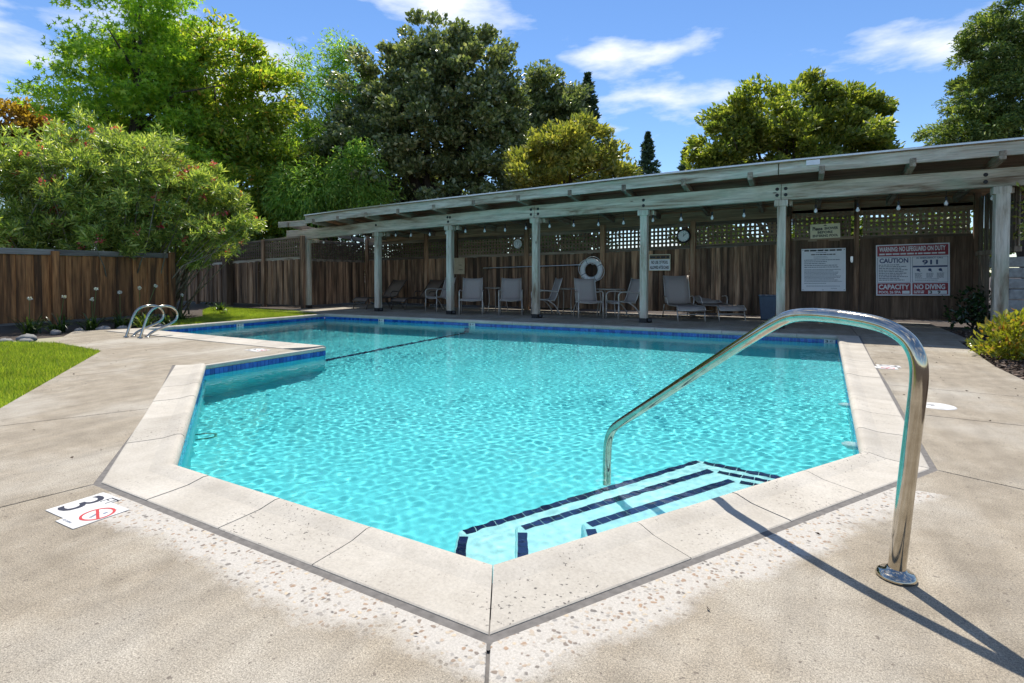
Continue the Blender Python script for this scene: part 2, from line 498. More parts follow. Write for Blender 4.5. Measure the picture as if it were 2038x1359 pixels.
# ------------------------------------------------------------------ deck slabs
deck = empty('pool_deck')
tag(deck, kind='structure')
Ao, Bo, Co, Ho, Go = [tuple(POOL[i] + mitre(i) * 0.342) for i in (0, 1, 2, 7, 6)]
Eo, Fo = (-11.66, 5.29), (-11.66, 10.62)
PANELS = [
    [Ao, (0.5, -1.02), (2.0, -1.02), (2.0, 3.15), Ho],
    [Ao, Bo, (-3.385, 0.265), (-1.51, -1.02), (0.5, -1.02)],
    [Bo, (-4.60, 2.416), (-5.09, 1.43), (-3.385, 0.265)],
    [(-4.60, 2.416), Co, (-6.81, 2.61), (-5.09, 1.43)],
    [Co, (-6.236, 3.86), (-6.236, 5.255), (-8.30, 5.27), (-8.69, 3.90), (-6.81, 2.61)],
    [(-8.30, 5.27), (-11.66, 5.29), (-11.66, 6.0), (-12.15, 5.0), (-10.5, 4.05), (-8.69, 3.90)],
    [Ho, (2.0, 3.15), (1.97, 5.05), (0.657, 5.12)],
    [(0.657, 5.12), (1.97, 5.05), (1.95, 6.25), (0.69, 6.35)],
    [(0.69, 6.35), (1.95, 6.25), (1.93, 8.20), (0.72, 8.40)],
    [(0.72, 8.40), (1.93, 8.20), (2.15, 11.20), Go],
]
xs = [-13.9, -11.0, -8.43, -5.87, -3.20, -0.47, 0.775, 2.35]
for a, b in zip(xs[:-1], xs[1:]):
    ya = 10.62 + (a + 11.66) / 12.435 * 0.54 if a < 0.775 else 11.17
    yb = 10.62 + (b + 11.66) / 12.435 * 0.54 if b < 0.78 else 11.17
    PANELS.append([(a, ya), (b, yb), (b, 14.75), (a, 14.75)])
for k, poly in enumerate(PANELS):
    c = sum((Vector(p) for p in poly), Vector((0, 0))) / len(poly)
    area = sum(poly[i][0] * poly[(i + 1) % len(poly)][1] - poly[(i + 1) % len(poly)][0] * poly[i][1] for i in range(len(poly)))
    if area < 0: poly = poly[::-1]
    # shrink each edge by the half joint width
    n = len(poly); lines = []
    for i in range(n):
        a, b = Vector(poly[i]), Vector(poly[(i + 1) % n])
        e = (b - a).normalized(); lines.append((a + Vector((-e.y, e.x)) * 0.005, e))
    pts = []
    for i in range(n):
        (p, e), (q, f) = lines[i - 1], lines[i]
        den = e.x * f.y - e.y * f.x
        if abs(den) < 1e-6: pts.append(q); continue
        s_ = ((q.x - p.x) * f.y - (q.y - p.y) * f.x) / den
        pts.append(p + e * s_)
    o = MB().prism([(p.x, p.y) for p in pts], -0.10, 0.0).build('slab', M['deck'], deck)
    bevel(o, 0.004, 2)
# dark joint filler under the slabs, cut out over the pool
jf = MB()
def strip_poly(poly, z=-0.010):
    a = sum(poly[i][0] * poly[(i + 1) % len(poly)][1] - poly[(i + 1) % len(poly)][0] * poly[i][1] for i in range(len(poly)))
    if a < 0: poly = poly[::-1]
    jf.add([(x, y, z) for x, y in poly], [tuple(range(len(poly)))])
for poly in PANELS: strip_poly(poly)
for i in range(NE):                          # sealant bed beneath the coping edge
    if i == 2: continue
    a, b = POOL[i], POOL[(i + 1) % NE]
    m0, m1 = mitre(i), mitre(i + 1)
    strip_poly([tuple(a + m0 * 0.25), tuple(b + m1 * 0.25), tuple(b + m1 * 0.37), tuple(a + m0 * 0.37)], -0.0025)
jf.build('joint_filler', M['joint'], deck)

# ------------------------------------------------------------------ pool shell
pool = empty('swimming_pool')
tag(pool, kind='structure')
def floor_z(x, y):
    return interp([(-11.5, -1.8), (-9.2, -1.75), (-6.9, -1.42), (-4.2, -1.12), (1.0, -1.0)], x)
NXF, NYF = 60, 44
gx, gy = np.linspace(-11.6, 0.8, NXF), np.linspace(1.4, 11.1, NYF)
V = [(x, y, floor_z(x, y)) for y in gy for x in gx]
Fq = [(j * NXF + i, j * NXF + i + 1, (j + 1) * NXF + i + 1, (j + 1) * NXF + i) for j in range(NYF - 1) for i in range(NXF - 1)]
fo = MB().add(V, Fq).build('floor', M['plaster'], pool, smooth=True, recv=True)
wallmb = MB()
for i in range(NE):
    a, b = POOL[i], POOL[(i + 1) % NE]
    n = onorm(i) * 0.012
    top = -0.0515 if i != 2 else -0.0515
    wallmb.add([(a.x + n.x, a.y + n.y, -2.7), (b.x + n.x, b.y + n.y, -2.7), (b.x + n.x, b.y + n.y, top), (a.x + n.x, a.y + n.y, top)], [(0, 1, 2, 3)])
wallmb.build('wall', M['plaster'], pool, recv=True)
# waterline tiles: two rows, real little blocks
tl = MB()
TW = 0.0563
for i in range(NE):
    a, b = POOL[i], POOL[(i + 1) % NE]
    e = (b - a); L = e.length; e.normalize(); n = onorm(i)
    cnt = int(L / TW)
    for k in range(cnt):
        for (z0, z1) in ((-0.1145, -0.054), (-0.175, -0.1165)):
            p0 = a + e * (k * L / cnt + 0.0018); p1 = a + e * ((k + 1) * L / cnt - 0.0018)
            q0, q1 = p0 + n * 0.012, p1 + n * 0.012
            w_ = random.uniform(0, 0.0012)
            p0 = p0 + n * w_; p1 = p1 + n * w_
            tl.add([(p0.x, p0.y, z0), (p1.x, p1.y, z0), (p1.x, p1.y, z1), (p0.x, p0.y, z1), (q0.x, q0.y, z0), (q1.x, q1.y, z0), (q1.x, q1.y, z1), (q0.x, q0.y, z1)],
                   [(0, 1, 2, 3), (0, 3, 7, 4), (1, 5, 6, 2), (3, 2, 6, 7), (0, 4, 5, 1)])
wt = tl.build('waterline_tile', M['tile'], pool, recv=True)
tag(wt, kind='stuff')

# coping stones: bullnosed profile swept along every edge, mitred at the corners
PROF = [(0.314, -0.07), (0.314, -0.001), (0.308, 0.002), (0.20, 0.004), (0.12, 0.007), (0.075, 0.016), (0.04, 0.023), (0.015, 0.021), (0.002, 0.010), (-0.006, -0.012), (-0.004, -0.036), (0.004, -0.048), (0.02, -0.051), (0.10, -0.07)]
def coping(i, splits, prof=PROF, scale=1.0):
    a, b = POOL[i], POOL[(i + 1) % NE]
    e = (b - a).normalized(); L = (b - a).length; n = onorm(i)
    m0, m1 = mitre(i), mitre(i + 1)
    cuts = [0.0] + splits + [L]
    for k, (s0, s1) in enumerate(zip(cuts[:-1], cuts[1:])):
        vs = []
        dz = random.uniform(-0.0015, 0.0015)
        for end, s_ in ((0, s0), (1, s1)):
            for d, z in prof:
                dd = d * scale if d > 0.1 else d
                if end == 0 and s_ == 0.0: p = a + m0 * dd + e * 0.0025
                elif end == 1 and s_ == L: p = b + m1 * dd - e * 0.0025
                else: p = a + e * (s_ + (0.003 if end == 0 else -0.003)) + n * dd
                vs.append((p.x, p.y, z + dz))
        m = len(prof)
        fs = [(j, (j + 1) % m, m + (j + 1) % m, m + j) for j in range(m)] + [tuple(range(m - 1, -1, -1)), tuple(range(m, 2 * m))]
        o = MB().add(vs, fs).build('coping_stone', M['coping'], pool)
        me = o.data
        me.polygons.foreach_set('use_smooth', [j in (5, 6, 7, 8, 9, 10) for j in range(len(fs))])
        # consistent outward faces
        import bmesh
        bm = bmesh.new(); bm.from_mesh(me); bm.faces.ensure_lookup_table()
        for fc in (bm.faces[-1], bm.faces[-2], bm.faces[3], bm.faces[4]):
            for ed in fc.edges: ed.smooth = False
        bmesh.ops.recalc_face_normals(bm, faces=bm.faces); bm.to_mesh(me); bm.free()
def even(i, step):
    L = (POOL[(i + 1) % NE] - POOL[i]).length
    n = max(1, round(L / step))
    return [L * k / n for k in range(1, n)]
coping(0, [0.59, 1.17, 1.74])
coping(1, even(1, 0.60))
LIP = [(0.05, -0.06), (0.05, 0.001), (0.03, 0.004), (0.012, 0.003), (0.0, -0.004), (-0.004, -0.02), (-0.002, -0.045), (0.01, -0.051)]
coping(2, [], LIP)
coping(3, even(3, 0.62), scale=1.32)
coping(4, even(4, 0.62))
coping(5, even(5, 0.62))
coping(6, even(6, 0.60))
coping(7, [0.60, 1.18, 1.80])

# steps in the front right corner, each edged with navy tiles
ea = (H_ - A).normalized(); en = Vector((-ea.y, ea.x))
if (Vector((-3, 4)) - A).dot(en) < 0: en = -en
def sp(n_, e_): 
    p = A + en * n_ + ea * e_
    return (p.x, p.y)
TM = MB().box((0, 0, 0), (1, 1, 1)).mesh('step_tile', M['navy_tile'])
for nn, e0, e1, z, f0, f1, cnt in ((0.495, 0.775, 1.92, -0.325, 0.54, -0.53, 17), (0.82, 0.576, 2.12, -0.555, 0.585, -0.52, 23), (1.13, 0.373, 2.36, -0.785, 0.58, -0.46, 29)):
    poly = [(-0.25, e0 - f0 * (nn + 0.25)), (nn, e0), (nn, e1), (-0.25, e1 - f1 * (nn + 0.25))]
    poly = [sp(*q) for q in poly]
    ar = sum(poly[i][0] * poly[(i + 1) % 4][1] - poly[(i + 1) % 4][0] * poly[i][1] for i in range(4))
    if ar < 0: poly = poly[::-1]
    st = MB().prism(poly, -1.3, z).build('step', M['step_plaster'], pool, recv=True)
    bevel(st, 0.03, 3)
    def run(p, q, count):
        p, q = Vector(p), Vector(q)
        dv = (q - p); L = dv.length; dv.normalize()
        if count is None: count = max(1, int(L / 0.068))
        for k in range(count):
            c = p + dv * (L * (k + 0.5) / count)
            link('tile', TM, st, (c.x, c.y, z + 0.001), (0, 0, math.atan2(dv.y, dv.x)), (L / count - 0.005, 0.052, 0.008), recv=True)
    ins = 0.045
    run(sp(nn - ins, e0 + 0.02), sp(nn - ins, e1 - 0.02), cnt)
    sd = Vector((1, f0)).normalized()
    run(sp(nn - 0.085, e0 - f0 * 0.085 + 0.045), sp(nn - 0.085 - (0.24 if nn < .6 else 0.42), e0 + 0.045 - f0 * (0.085 + (0.24 if nn < .6 else 0.42))), None)
    run(sp(nn - 0.085, e1 - f1 * 0.085 - 0.045), sp(nn - 0.085 - 0.48, e1 - 0.045 - f1 * (0.085 + 0.48)), None)

# dark tile line where the floor breaks to the deep end
ln = MB()
for k in range(30):
    y0, y1 = 5.8 + k * 0.16, 5.8 + (k + 1) * 0.16 - 0.006
    if y1 < 10.46: ln.add([(-6.98, y0, floor_z(-6.98, 0) + .008), (-6.84, y0, floor_z(-6.84, 0) + .008), (-6.84, y1, floor_z(-6.84, 0) + .008), (-6.98, y1, floor_z(-6.98, 0) + .008)], [(0, 1, 2, 3)])
for k in range(6):
    z0 = -1.46 + k * 0.16
    ln.add([(-6.98, 10.495, z0), (-6.84, 10.50, z0), (-6.84, 10.50, z0 + 0.154), (-6.98, 10.495, z0 + 0.154)], [(0, 1, 2, 3)])
ln.build('depth_line', M['navy_tile'], pool, recv=True)

# return fittings on the right wall, hook on the left wall
for y, z in ((6.05, -0.38), (4.72, -0.40)):
    wx_ = 0.29 + (y - 3.80) * 0.0242
    MB().lathe([(0.0, -0.075), (0.028, -0.074), (0.034, -0.062), (0.05, -0.058), (0.066, -0.042), (0.07, -0.02), (0.068, 0.0), (0.068, 0.01)], (wx_, y, z), 20, 'X').build('return_fitting', M['white'], pool, True, True)
hk = [(-4.05, 2.43, -0.20), (-4.00, 2.50, -0.20), (-3.97, 2.54, -0.24), (-3.97, 2.54, -0.31), (-4.00, 2.50, -0.34), (-4.05, 2.43, -0.34)]
MB().tube(hk, 0.012, 8).build('wall_hook', M['steel'], pool, True, True)

# ------------------------------------------------------------------ water
wm = NT('pool_water')
wm.n.remove(wm.p)
fr = wm.add('ShaderNodeFresnel', IOR=1.333)
rf = wm.add('ShaderNodeBsdfRefraction', Roughness=0.0, IOR=1.333)
rf.inputs['Color'].default_value = (0.86, 0.985, 0.99, 1)
gl = wm.add('ShaderNodeBsdfGlossy', Roughness=0.0)
gl.inputs['Color'].default_value = (1, 1, 1, 1)
mxs = wm.add('ShaderNodeMixShader')
wm.l.new(fr.outputs[0], mxs.inputs[0]); wm.l.new(rf.outputs[0], mxs.inputs[1]); wm.l.new(gl.outputs[0], mxs.inputs[2])
wm.l.new(mxs.outputs[0], wm.out.inputs['Surface'])
STEP = 0.0128
wx, wy = np.arange(-11.34, 0.48, STEP), np.arange(1.66, 10.86, STEP)
WX, WY = np.meshgrid(wx, wy)
rng = np.random.default_rng(3)
WZ = np.zeros_like(WX)
for k in range(70):
    lam = rng.uniform(0.046, 0.13) if k < 52 else rng.uniform(0.25, 0.9)
    an = rng.normal(0.6, 1.1)
    kk = 2 * np.pi / lam
    amp = lam * (0.00088 if k < 52 else 0.0003)
    ph = rng.uniform(0, 6.28)
    warp = 0.25 * np.sin(WX * rng.uniform(.5, 2) + rng.uniform(0, 6)) + 0.25 * np.sin(WY * rng.uniform(.5, 2) + rng.uniform(0, 6))
    WZ += amp * np.sin(kk * (WX * np.cos(an) + WY * np.sin(an)) + ph + 2 * warp)
calm = 1 - 0.65 * np.exp(-(((WX + 0.9) ** 2 + (WY - 2.9) ** 2) / 1.8 ** 2))
patch = 0.85 + 0.3 * np.sin(WX * 0.9 + 1.2 * np.sin(WY * 0.6)) * np.sin(WY * 0.8 + 0.7 * np.sin(WX * 0.5))
WZ *= calm * patch
WV = np.stack([WX, WY, WZ + WATER], -1).reshape(-1, 3)
ny_, nx_ = WX.shape
ids = np.arange(ny_ * nx_).reshape(ny_, nx_)
WF = np.stack([ids[:-1, :-1], ids[:-1, 1:], ids[1:, 1:], ids[1:, :-1]], -1).reshape(-1, 4)
cxq, cyq = WX[:-1, :-1].ravel() + STEP / 2, WY[:-1, :-1].ravel() + STEP / 2
inside = np.zeros(len(cxq), bool)
grow = [POOL[i] + mitre(i) * 0.03 for i in range(NE)]
for i in range(NE):
    a, b = grow[i], grow[(i + 1) % NE]
    cond = ((a.y > cyq) != (b.y > cyq)) & (cxq < (b.x - a.x) * (cyq - a.y) / ((b.y - a.y) if abs(b.y - a.y) > 1e-9 else 1e-9) + a.x)
    inside ^= cond
WF = WF[inside]
used = np.unique(WF)
remap = np.full(len(WV), -1); remap[used] = np.arange(len(used))
wme = np_mesh('pool_water', WV[used], remap[WF], wm.m)
wme.polygons.foreach_set('use_smooth', [True] * len(wme.polygons))
wo = link('pool_water', wme)
wo.cycles.is_caustics_caster = True
tag(wo, kind='structure')

# ================================================================== shelter
ZB = [(-14.9, 2.17), (-13.9, 2.18), (-10.98, 2.295), (-8.43, 2.375), (-5.87, 2.45), (-3.20, 2.496), (-0.47, 2.539), (2.83, 2.545), (5.0, 2.55)]
def zb(x): return interp(ZB, x)
YP = 12.0
shelter = tag(empty('pool_shelter', (-5.5, YP, 0)), 'long open timber shade shelter with grey posts along the far pool side', 'shelter')
SO = Vector((-5.5, YP, 0))
def sh(mb, name, mat, parent=None, **k):
    o = mb.build(name, mat, parent or shelter, **k)
    if parent is None: o.location = -SO
    return o
POSTS = [-13.9, -10.98, -8.43, -5.87, -3.20, -0.47, 2.85]
for k, x in enumerate(POSTS):
    w_ = 0.155 if k < 6 else 0.19
    p = sh(MB().box((x, YP, zb(x) / 2 + 0.01), (w_, w_, zb(x) - 0.02)), 'post', M['post'])
    bevel(p, 0.008, 2)
    capm = MB().box((x - 0.01, YP, zb(x) - 0.065), (0.24, 0.20, 0.12))
    capm.bar((x + 0.16, YP + 0.09, zb(x) - 0.055), (x + 0.16, YP + 0.30, zb(x) - 0.055), 0.06, 0.10)
    bevel(sh(capm, 'post_cap', M['post'], p), 0.006, 1)
    sh(MB().box((x, YP, 0.05), (w_ + 0.012, w_ + 0.012, 0.10)), 'post_base', M['black'], p)
    if k in (1, 2, 3, 4):
        sh(MB().lathe([(0.0, 0.0), (0.05, 0.0), (0.055, 0.03), (0.05, 0.08), (0.03, 0.1), (0.0, 0.1)], (x + 0.13, YP - 0.02, 0.005), 10), 'ground_light', M['black'], p, smooth=True)

def beam_piece(x0, x1, y, dz0, h, th, name, mat, n=8, bolts=()):
    mb = MB()
    vs = []; fs = []
    for k in range(n + 1):
        x = x0 + (x1 - x0) * k / n
        z = zb(x) + dz0
        vs += [(x, y - th / 2, z), (x, y + th / 2, z), (x, y + th / 2, z + h), (x, y - th / 2, z + h)]
    for k in range(n):
        a = 4 * k
        fs += [(a + j, a + (j + 1) % 4, a + 4 + (j + 1) % 4, a + 4 + j) for j in range(4)]
    fs += [(0, 1, 2, 3), (4 * n + 3, 4 * n + 2, 4 * n + 1, 4 * n)]
    mb.add(vs, fs)
    o = sh(mb, name, mat)
    bevel(o, 0.006, 2)
    for bx, bz in bolts:
        sh(MB().lathe([(0.0, 0.014), (0.016, 0.013), (0.03, 0.008), (0.034, 0.0)], (bx, y - th / 2 - 0.001, zb(bx) + bz), 12, 'Y'), 'bolt', M['black'], o)
    return o
beam_piece(-14.78, -5.885, YP, 0.0, 0.305, 0.16, 'beam', M['timber'], 14, [(-10.98, .20), (-8.46, .22), (-8.38, .21), (-8.44, .10), (-5.97, .09), (-5.97, .21)])
beam_piece(-5.875, -0.485, YP, 0.0, 0.305, 0.16, 'beam', M['timber'], 10, [(-5.78, .09), (-5.78, .21), (-3.2, .09), (-3.2, .21), (-0.55, .09), (-0.55, .21)])
beam_piece(-0.475, 4.6, YP, 0.0, 0.305, 0.16, 'beam', M['timber'], 8, [(-0.40, .09), (-0.40, .21), (2.62, .09), (2.62, .21)])
# rafters: over the beam, sloping down to the back fence
YF = 11.42
RAFT = [-14.15, -13.0, -12.0, -10.9, -9.75, -8.55, -7.33, -6.07, -4.75, -3.5, -2.25, -1.0, 0.2, 1.55, 2.72, 3.75]
for k, x in enumerate(RAFT):
    z = zb(x) + 0.31
    mb = MB()
    sl = 0.10
    y0, y1 = YF + (0.0 if k else 0.03), 14.72
    za = z + (YP - y0) * sl; zc = z - (y1 - YP) * sl
    t_ = 0.045
    mb.add([(x - t_, y0, za), (x + t_, y0, za), (x + t_, y1, zc), (x - t_, y1, zc), (x - t_, y0, za + .14), (x + t_, y0, za + .14), (x + t_, y1, zc + .14), (x - t_, y1, zc + .14)],
           [(3, 2, 1, 0), (4, 5, 6, 7), (0, 1, 5, 4), (1, 2, 6, 5), (2, 3, 7, 6), (3, 0, 4, 7)])
    o = sh(mb, 'rafter', M['rafter'])
    bevel(o, 0.004, 1)
# fascia above the rafter tails, with the edge of the roll roofing on top
FB = [(-13.6, 2.60), (-11.0, 2.70), (-8.4, 2.77), (-5.9, 2.83), (-3.2, 2.905), (-0.47, 2.955), (2.8, 2.975), (5.0, 2.98)]
def slab_x(x0, x1, y0, y1, zf, h, n=12):
    mb = MB(); vs = []; fs = []
    for k in range(n + 1):
        x = x0 + (x1 - x0) * k / n; z = zf(x)
        vs += [(x, y0, z), (x, y1, z), (x, y1, z + h), (x, y0, z + h)]
    for k in range(n):
        a = 4 * k
        fs += [(a + j, a + (j + 1) % 4, a + 4 + (j + 1) % 4, a + 4 + j) for j in range(4)]
    fs += [(0, 1, 2, 3), (4 * n + 3, 4 * n + 2, 4 * n + 1, 4 * n)]
    return mb.add(vs, fs)
fb = lambda x: interp(FB, x)
bevel(sh(slab_x(-13.35, -0.52, YF + 0.02, YF + 0.065, fb, 0.21, 16), 'fascia', M['timber']), 0.005, 1)
bevel(sh(slab_x(-0.50, 4.6, YF + 0.02, YF + 0.065, fb, 0.21, 8), 'fascia', M['timber']), 0.005, 1)
bevel(sh(slab_x(-14.6, -13.37, YF + 0.05, YF + 0.09, lambda x: fb(x) - 0.06, 0.17, 4), 'fascia', M['timber']), 0.005, 1)
roofmb = MB()
n = 18; vs = []; fs = []
for k in range(n + 1):
    x = -13.30 + (4.65 + 13.30) * k / n
    zf = fb(x) + 0.215; zr = zb(x) + 0.31 + 0.15 - 0.28
    vs += [(x, YF - 0.02, zf), (x, 14.85, zr), (x, 14.85, zr + 0.03), (x, YF - 0.02, zf + 0.03)]
for k in range(n):
    a = 4 * k
    fs += [(a + j, a + (j + 1) % 4, a + 4 + (j + 1) % 4, a + 4 + j) for j in range(4)]
fs += [(0, 1, 2, 3), (4 * n + 3, 4 * n + 2, 4 * n + 1, 4 * n)]
sh(roofmb.add(vs, fs), 'roof', M['roofdeck'])
sh(slab_x(-13.34, 4.68, YF - 0.03, YF + 0.35, lambda x: fb(x) + 0.248, 0.012, 18), 'roof_edge', M['roofing'])
mb = slab_x(-13.34, 3.3, YF - 0.036, YF - 0.030, lambda x: fb(x) + 0.225, 0.030, 18)
sh(mb, 'drip_edge', M['alu'])
sh(MB().box((0.06, YF + 0.008, fb(0) + 0.17), (0.22, 0.02, 0.10)), 'junction_plate', M['alu'])
bk = MB(); vs = []; fs = []
nb_ = 18
for k in range(nb_ + 1):
    x = -13.9 + (3.15 + 13.9) * k / nb_
    z1 = zb(x) + 0.31 - (14.62 - YP) * 0.10 + 0.13; z0 = interp([(-13.9, 2.14), (-7, 2.24), (-4.48, 2.32), (-2.12, 2.36), (-0.6, 2.38), (3.1, 2.40)], x) + .02
    vs += [(x, 14.60, z0), (x, 14.68, z0), (x, 14.68, z1), (x, 14.60, z1)]
for k in range(nb_):
    a = 4 * k
    fs += [(a + j, a + (j + 1) % 4, a + 4 + (j + 1) % 4, a + 4 + j) for j in range(4)]
sh(bk.add(vs, fs), 'back_beam', M['roofdeck'])
# string of bulbs slung along the back of the beam
sl_ = tag(empty('string_lights', (-5.5, YP + .12, 2.5)), 'string of small clear bulbs hanging below the shelter beam', 'string lights')
BULBS = [(-13.33, 2.08), (-12.13, 2.10), (-11.58, 2.16), (-10.42, 2.20), (-9.86, 2.18), (-9.2, 2.18), (-8.65, 2.20), (-8.02, 2.22), (-7.42, 2.21), (-6.81, 2.21), (-6.21, 2.23), (-5.56, 2.25), (-4.93, 2.25), (-4.31, 2.24), (-3.71, 2.25), (-3.04, 2.28), (-2.43, 2.27), (-1.79, 2.27), (-1.17, 2.29), (-0.5, 2.31), (0.12, 2.31), (0.81, 2.29), (1.44, 2.29), (2.13, 2.33), (2.76, 2.38)]
tb = NT('clear_bulb'); tb.base((0.85, 0.86, 0.86)).set(Roughness=0.08); tb.p.inputs['Transmission Weight'].default_value = 0.25; M['bulb'] = tb.m
bulb_me = MB().lathe([(0.0, -0.045), (0.018, -0.042), (0.03, -0.022), (0.032, -0.004), (0.022, 0.018), (0.014, 0.034), (0.014, 0.05), (0.0, 0.05)], seg=10).mesh('bulb', M['bulb'], True)
sock_me = MB().lathe([(0.017, 0.0), (0.019, 0.03), (0.017, 0.07), (0.004, 0.08), (0.003, 0.2)], seg=8).mesh('socket', M['black'], True)
LO = Vector((-5.5, YP + .12, 2.5))
for x, z in BULBS:
    b_ = link('bulb', bulb_me, sl_, Vector((x, YP + .12, z)) - LO)
    link('socket', sock_me, b_, (0, 0, 0.045))
pts = []
for (x, z), (x2, z2) in zip(BULBS[:-1], BULBS[1:]):
    pts += [(x + 5.5, 0, zb(x) + 0.0 - 2.5 - 0.02), ((x + x2) / 2 + 5.5, 0, zb((x + x2) / 2) - 2.56)]
MB().tube(pts, 0.004, 5).build('cord', M['black'], sl_)

# ================================================================== fences
BOARD_MES = {}
def board_meshes(mat):
    if mat.name in BOARD_MES: return BOARD_MES[mat.name]
    out = []
    for k in range(5):
        m = MB(); vs = []; nseg = 4
        for j in range(nseg + 1):
            z = j / nseg
            wob = 0.03 * math.sin(k * 2.1 + j * 1.3); dep = 0.15 * math.sin(k + j * 0.9)
            vs += [(-0.5 + wob, -0.5 + dep, z), (0.5 + wob * 0.7, -0.5 + dep * 0.6, z), (0.5 + wob * 0.7, 0.5, z), (-0.5 + wob, 0.5, z)]
        fs = []
        for j in range(nseg):
            a = 4 * j
            fs += [(a + i, a + (i + 1) % 4, a + 4 + (i + 1) % 4, a + 4 + i) for i in range(4)]
        fs += [(3, 2, 1, 0), tuple(4 * nseg + i for i in range(4))]
        m.add(vs, fs)
        out.append(m.mesh('board', mat))
    BOARD_MES[mat.name] = out
    return out

def boards(parent, p0, p1, z0, z1f, mat, w=0.14, jitter=0.012, gap=0.006, top_j=0.0, rnd=random):
    """vertical boards from p0 to p1 (in the parent's frame); front is -Y of the run"""
    p0, p1 = Vector(p0), Vector(p1)
    d = (p1 - p0); L = d.length; d.normalize()
    nrm = Vector((d.y, -d.x, 0))
    mes = board_meshes(mat)
    s_ = 0.0; k = 0
    while s_ < L - 0.03:
        bw = min(w * rnd.uniform(0.75, 1.2), L - s_)
        c = p0 + d * (s_ + bw / 2) + nrm * ((0.011 if k % 2 else -0.011) + rnd.uniform(-jitter, jitter) * 0.4)
        z1 = z1f((s_ + bw / 2) / L) + rnd.uniform(-top_j, top_j)
        o = link('board', mes[rnd.randrange(5)], parent, (c.x, c.y, z0), (0, rnd.uniform(-.004, .004), math.atan2(d.y, d.x)), (bw + (0.03 if k % 2 == 0 else -gap), 0.02, z1 - z0))
        s_ += bw; k += 1

def lattice(parent, p0, p1, z0f, z1f, pitch=0.105, w=0.058, th=0.009, mat=None, vp=0.088):
    p0, p1 = Vector(p0), Vector(p1)
    d = (p1 - p0); L = d.length; d.normalize(); nrm = Vector((d.y, -d.x, 0))
    mb = MB()
    n = max(2, int(L / pitch))
    for k in range(n + 1):
        s_ = min(max(L * k / n, w / 2), L - w / 2); f = s_ / L
        c = p0 + d * s_ + nrm * 0.006
        mb.bar((c.x, c.y, z0f(f)), (c.x, c.y, z1f(f)), th, w, up=tuple(d))
    m = max(2, int((z1f(0.5) - z0f(0.5)) / vp))
    for j in range(m + 1):
        g_ = j / m
        a = p0 + d * 0.0 - nrm * 0.005; b = p1 - nrm * 0.005
        za = z0f(0) + (z1f(0) - z0f(0)) * g_; zb_ = z0f(1) + (z1f(1) - z0f(1)) * g_
        mb.bar((a.x, a.y, za), (b.x, b.y, zb_), th, 0.05)
    o = mb.build('lattice', mat or M['lattice'], parent)
    tag(o, kind='stuff')

def rail(parent, p0, p1, z0, z1, h=0.09, th=0.045, off=-0.02, name='rail', mat=None):
    p0, p1 = Vector(p0), Vector(p1); d = (p1 - p0).normalized(); nrm = Vector((d.y, -d.x, 0)) * -off
    bevel(MB().bar((p0.x + nrm.x, p0.y + nrm.y, z0), (p1.x + nrm.x, p1.y + nrm.y, z1), th, h).build(name, mat or M['rail'], parent), 0.004, 1)

def fpost(parent, x, y, h, w=0.10, mat=None):
    bevel(MB().box((x, y, h / 2), (w, w, h)).build('fence_post', mat or M['panel'], parent), 0.005, 1)

# --- back fence under the shelter (boards below, lattice above)
YB = 14.6
LATB = [(-13.9, 1.58), (-7, 1.66), (-4.48, 1.72), (-2.12, 1.77), (0.32, 1.84), (2.12, 1.90), (3.1, 1.91)]
LATT = [(-13.9, 2.12), (-7, 2.22), (-4.48, 2.30), (-2.12, 2.34), (-0.6, 2.36), (3.1, 2.38)]
lb = lambda x: interp(LATB, x)
lt = lambda x: interp(LATT, x)
bfx = [-13.85, -11.2, -10.0, -7.45, -5.05, -2.62, -0.45]
bf = tag(empty('board_fence', (0, YB, 0)), 'weathered brown board fence with lattice top behind the pool chairs', 'fence')
for a, b in zip(bfx[:-1], bfx[1:]):
    boards(bf, (a + .05, 0, 0), (b - .05, 0, 0), 0.09, lambda f, a=a, b=b: lb(a + (b - a) * f) - 0.02, M['board'])
    lattice(bf, (a + .05, 0, 0), (b - .05, 0, 0), lambda f, a=a, b=b: lb(a + (b - a) * f) + 0.05, lambda f, a=a, b=b: lt(a + (b - a) * f))
    rail(bf, (a + .03, 0, 0), (b - .03, 0, 0), lb(a) + 0.01, lb(b) + 0.01, 0.09, 0.05, 0.025)
    rail(bf, (a + .03, 0, 0), (b - .03, 0, 0), lt(a) + 0.03, lt(b) + 0.03, 0.10, 0.05, 0.01)
    rail(bf, (a + .03, 0, 0), (b - .03, 0, 0), 0.20, 0.20, 0.22, 0.03, 0.03, 'kick_board')
for x in bfx: fpost(bf, x, -0.01, 2.45, 0.13, M['board'])
# --- gate and tall sign panel to the right of it
gt = tag(empty('lattice_gate', (-0.4, YB, 0)), 'dark gate with lattice top behind the white notice board', 'gate')
zt = 2.60
def gate(root, x0, x1, nb):
    boards(root, (x0, 0, 0), (x1, 0, 0), 0.12, lambda f: 1.88, M['panel'], w=(x1 - x0) / nb, gap=0.003, jitter=0.004)
    lattice(root, (x0 + .05, 0, 0), (x1 - .05, 0, 0), lambda f: 1.93, lambda f: 2.52, pitch=0.10, vp=0.085, mat=M['railL'])
    rail(root, (x0, 0, 0), (x1, 0, 0), 1.89, 1.89, 0.09, 0.04, 0.02, mat=M['railL'])
    rail(root, (x0, 0, 0), (x1, 0, 0), 2.55, 2.55, 0.07, 0.04, 0.02, mat=M['railL'])
    rail(root, (x0, 0, 0), (x1, 0, 0), 0.16, 0.16, 0.16, 0.04, 0.03, 'kick_board', mat=M['panel'])
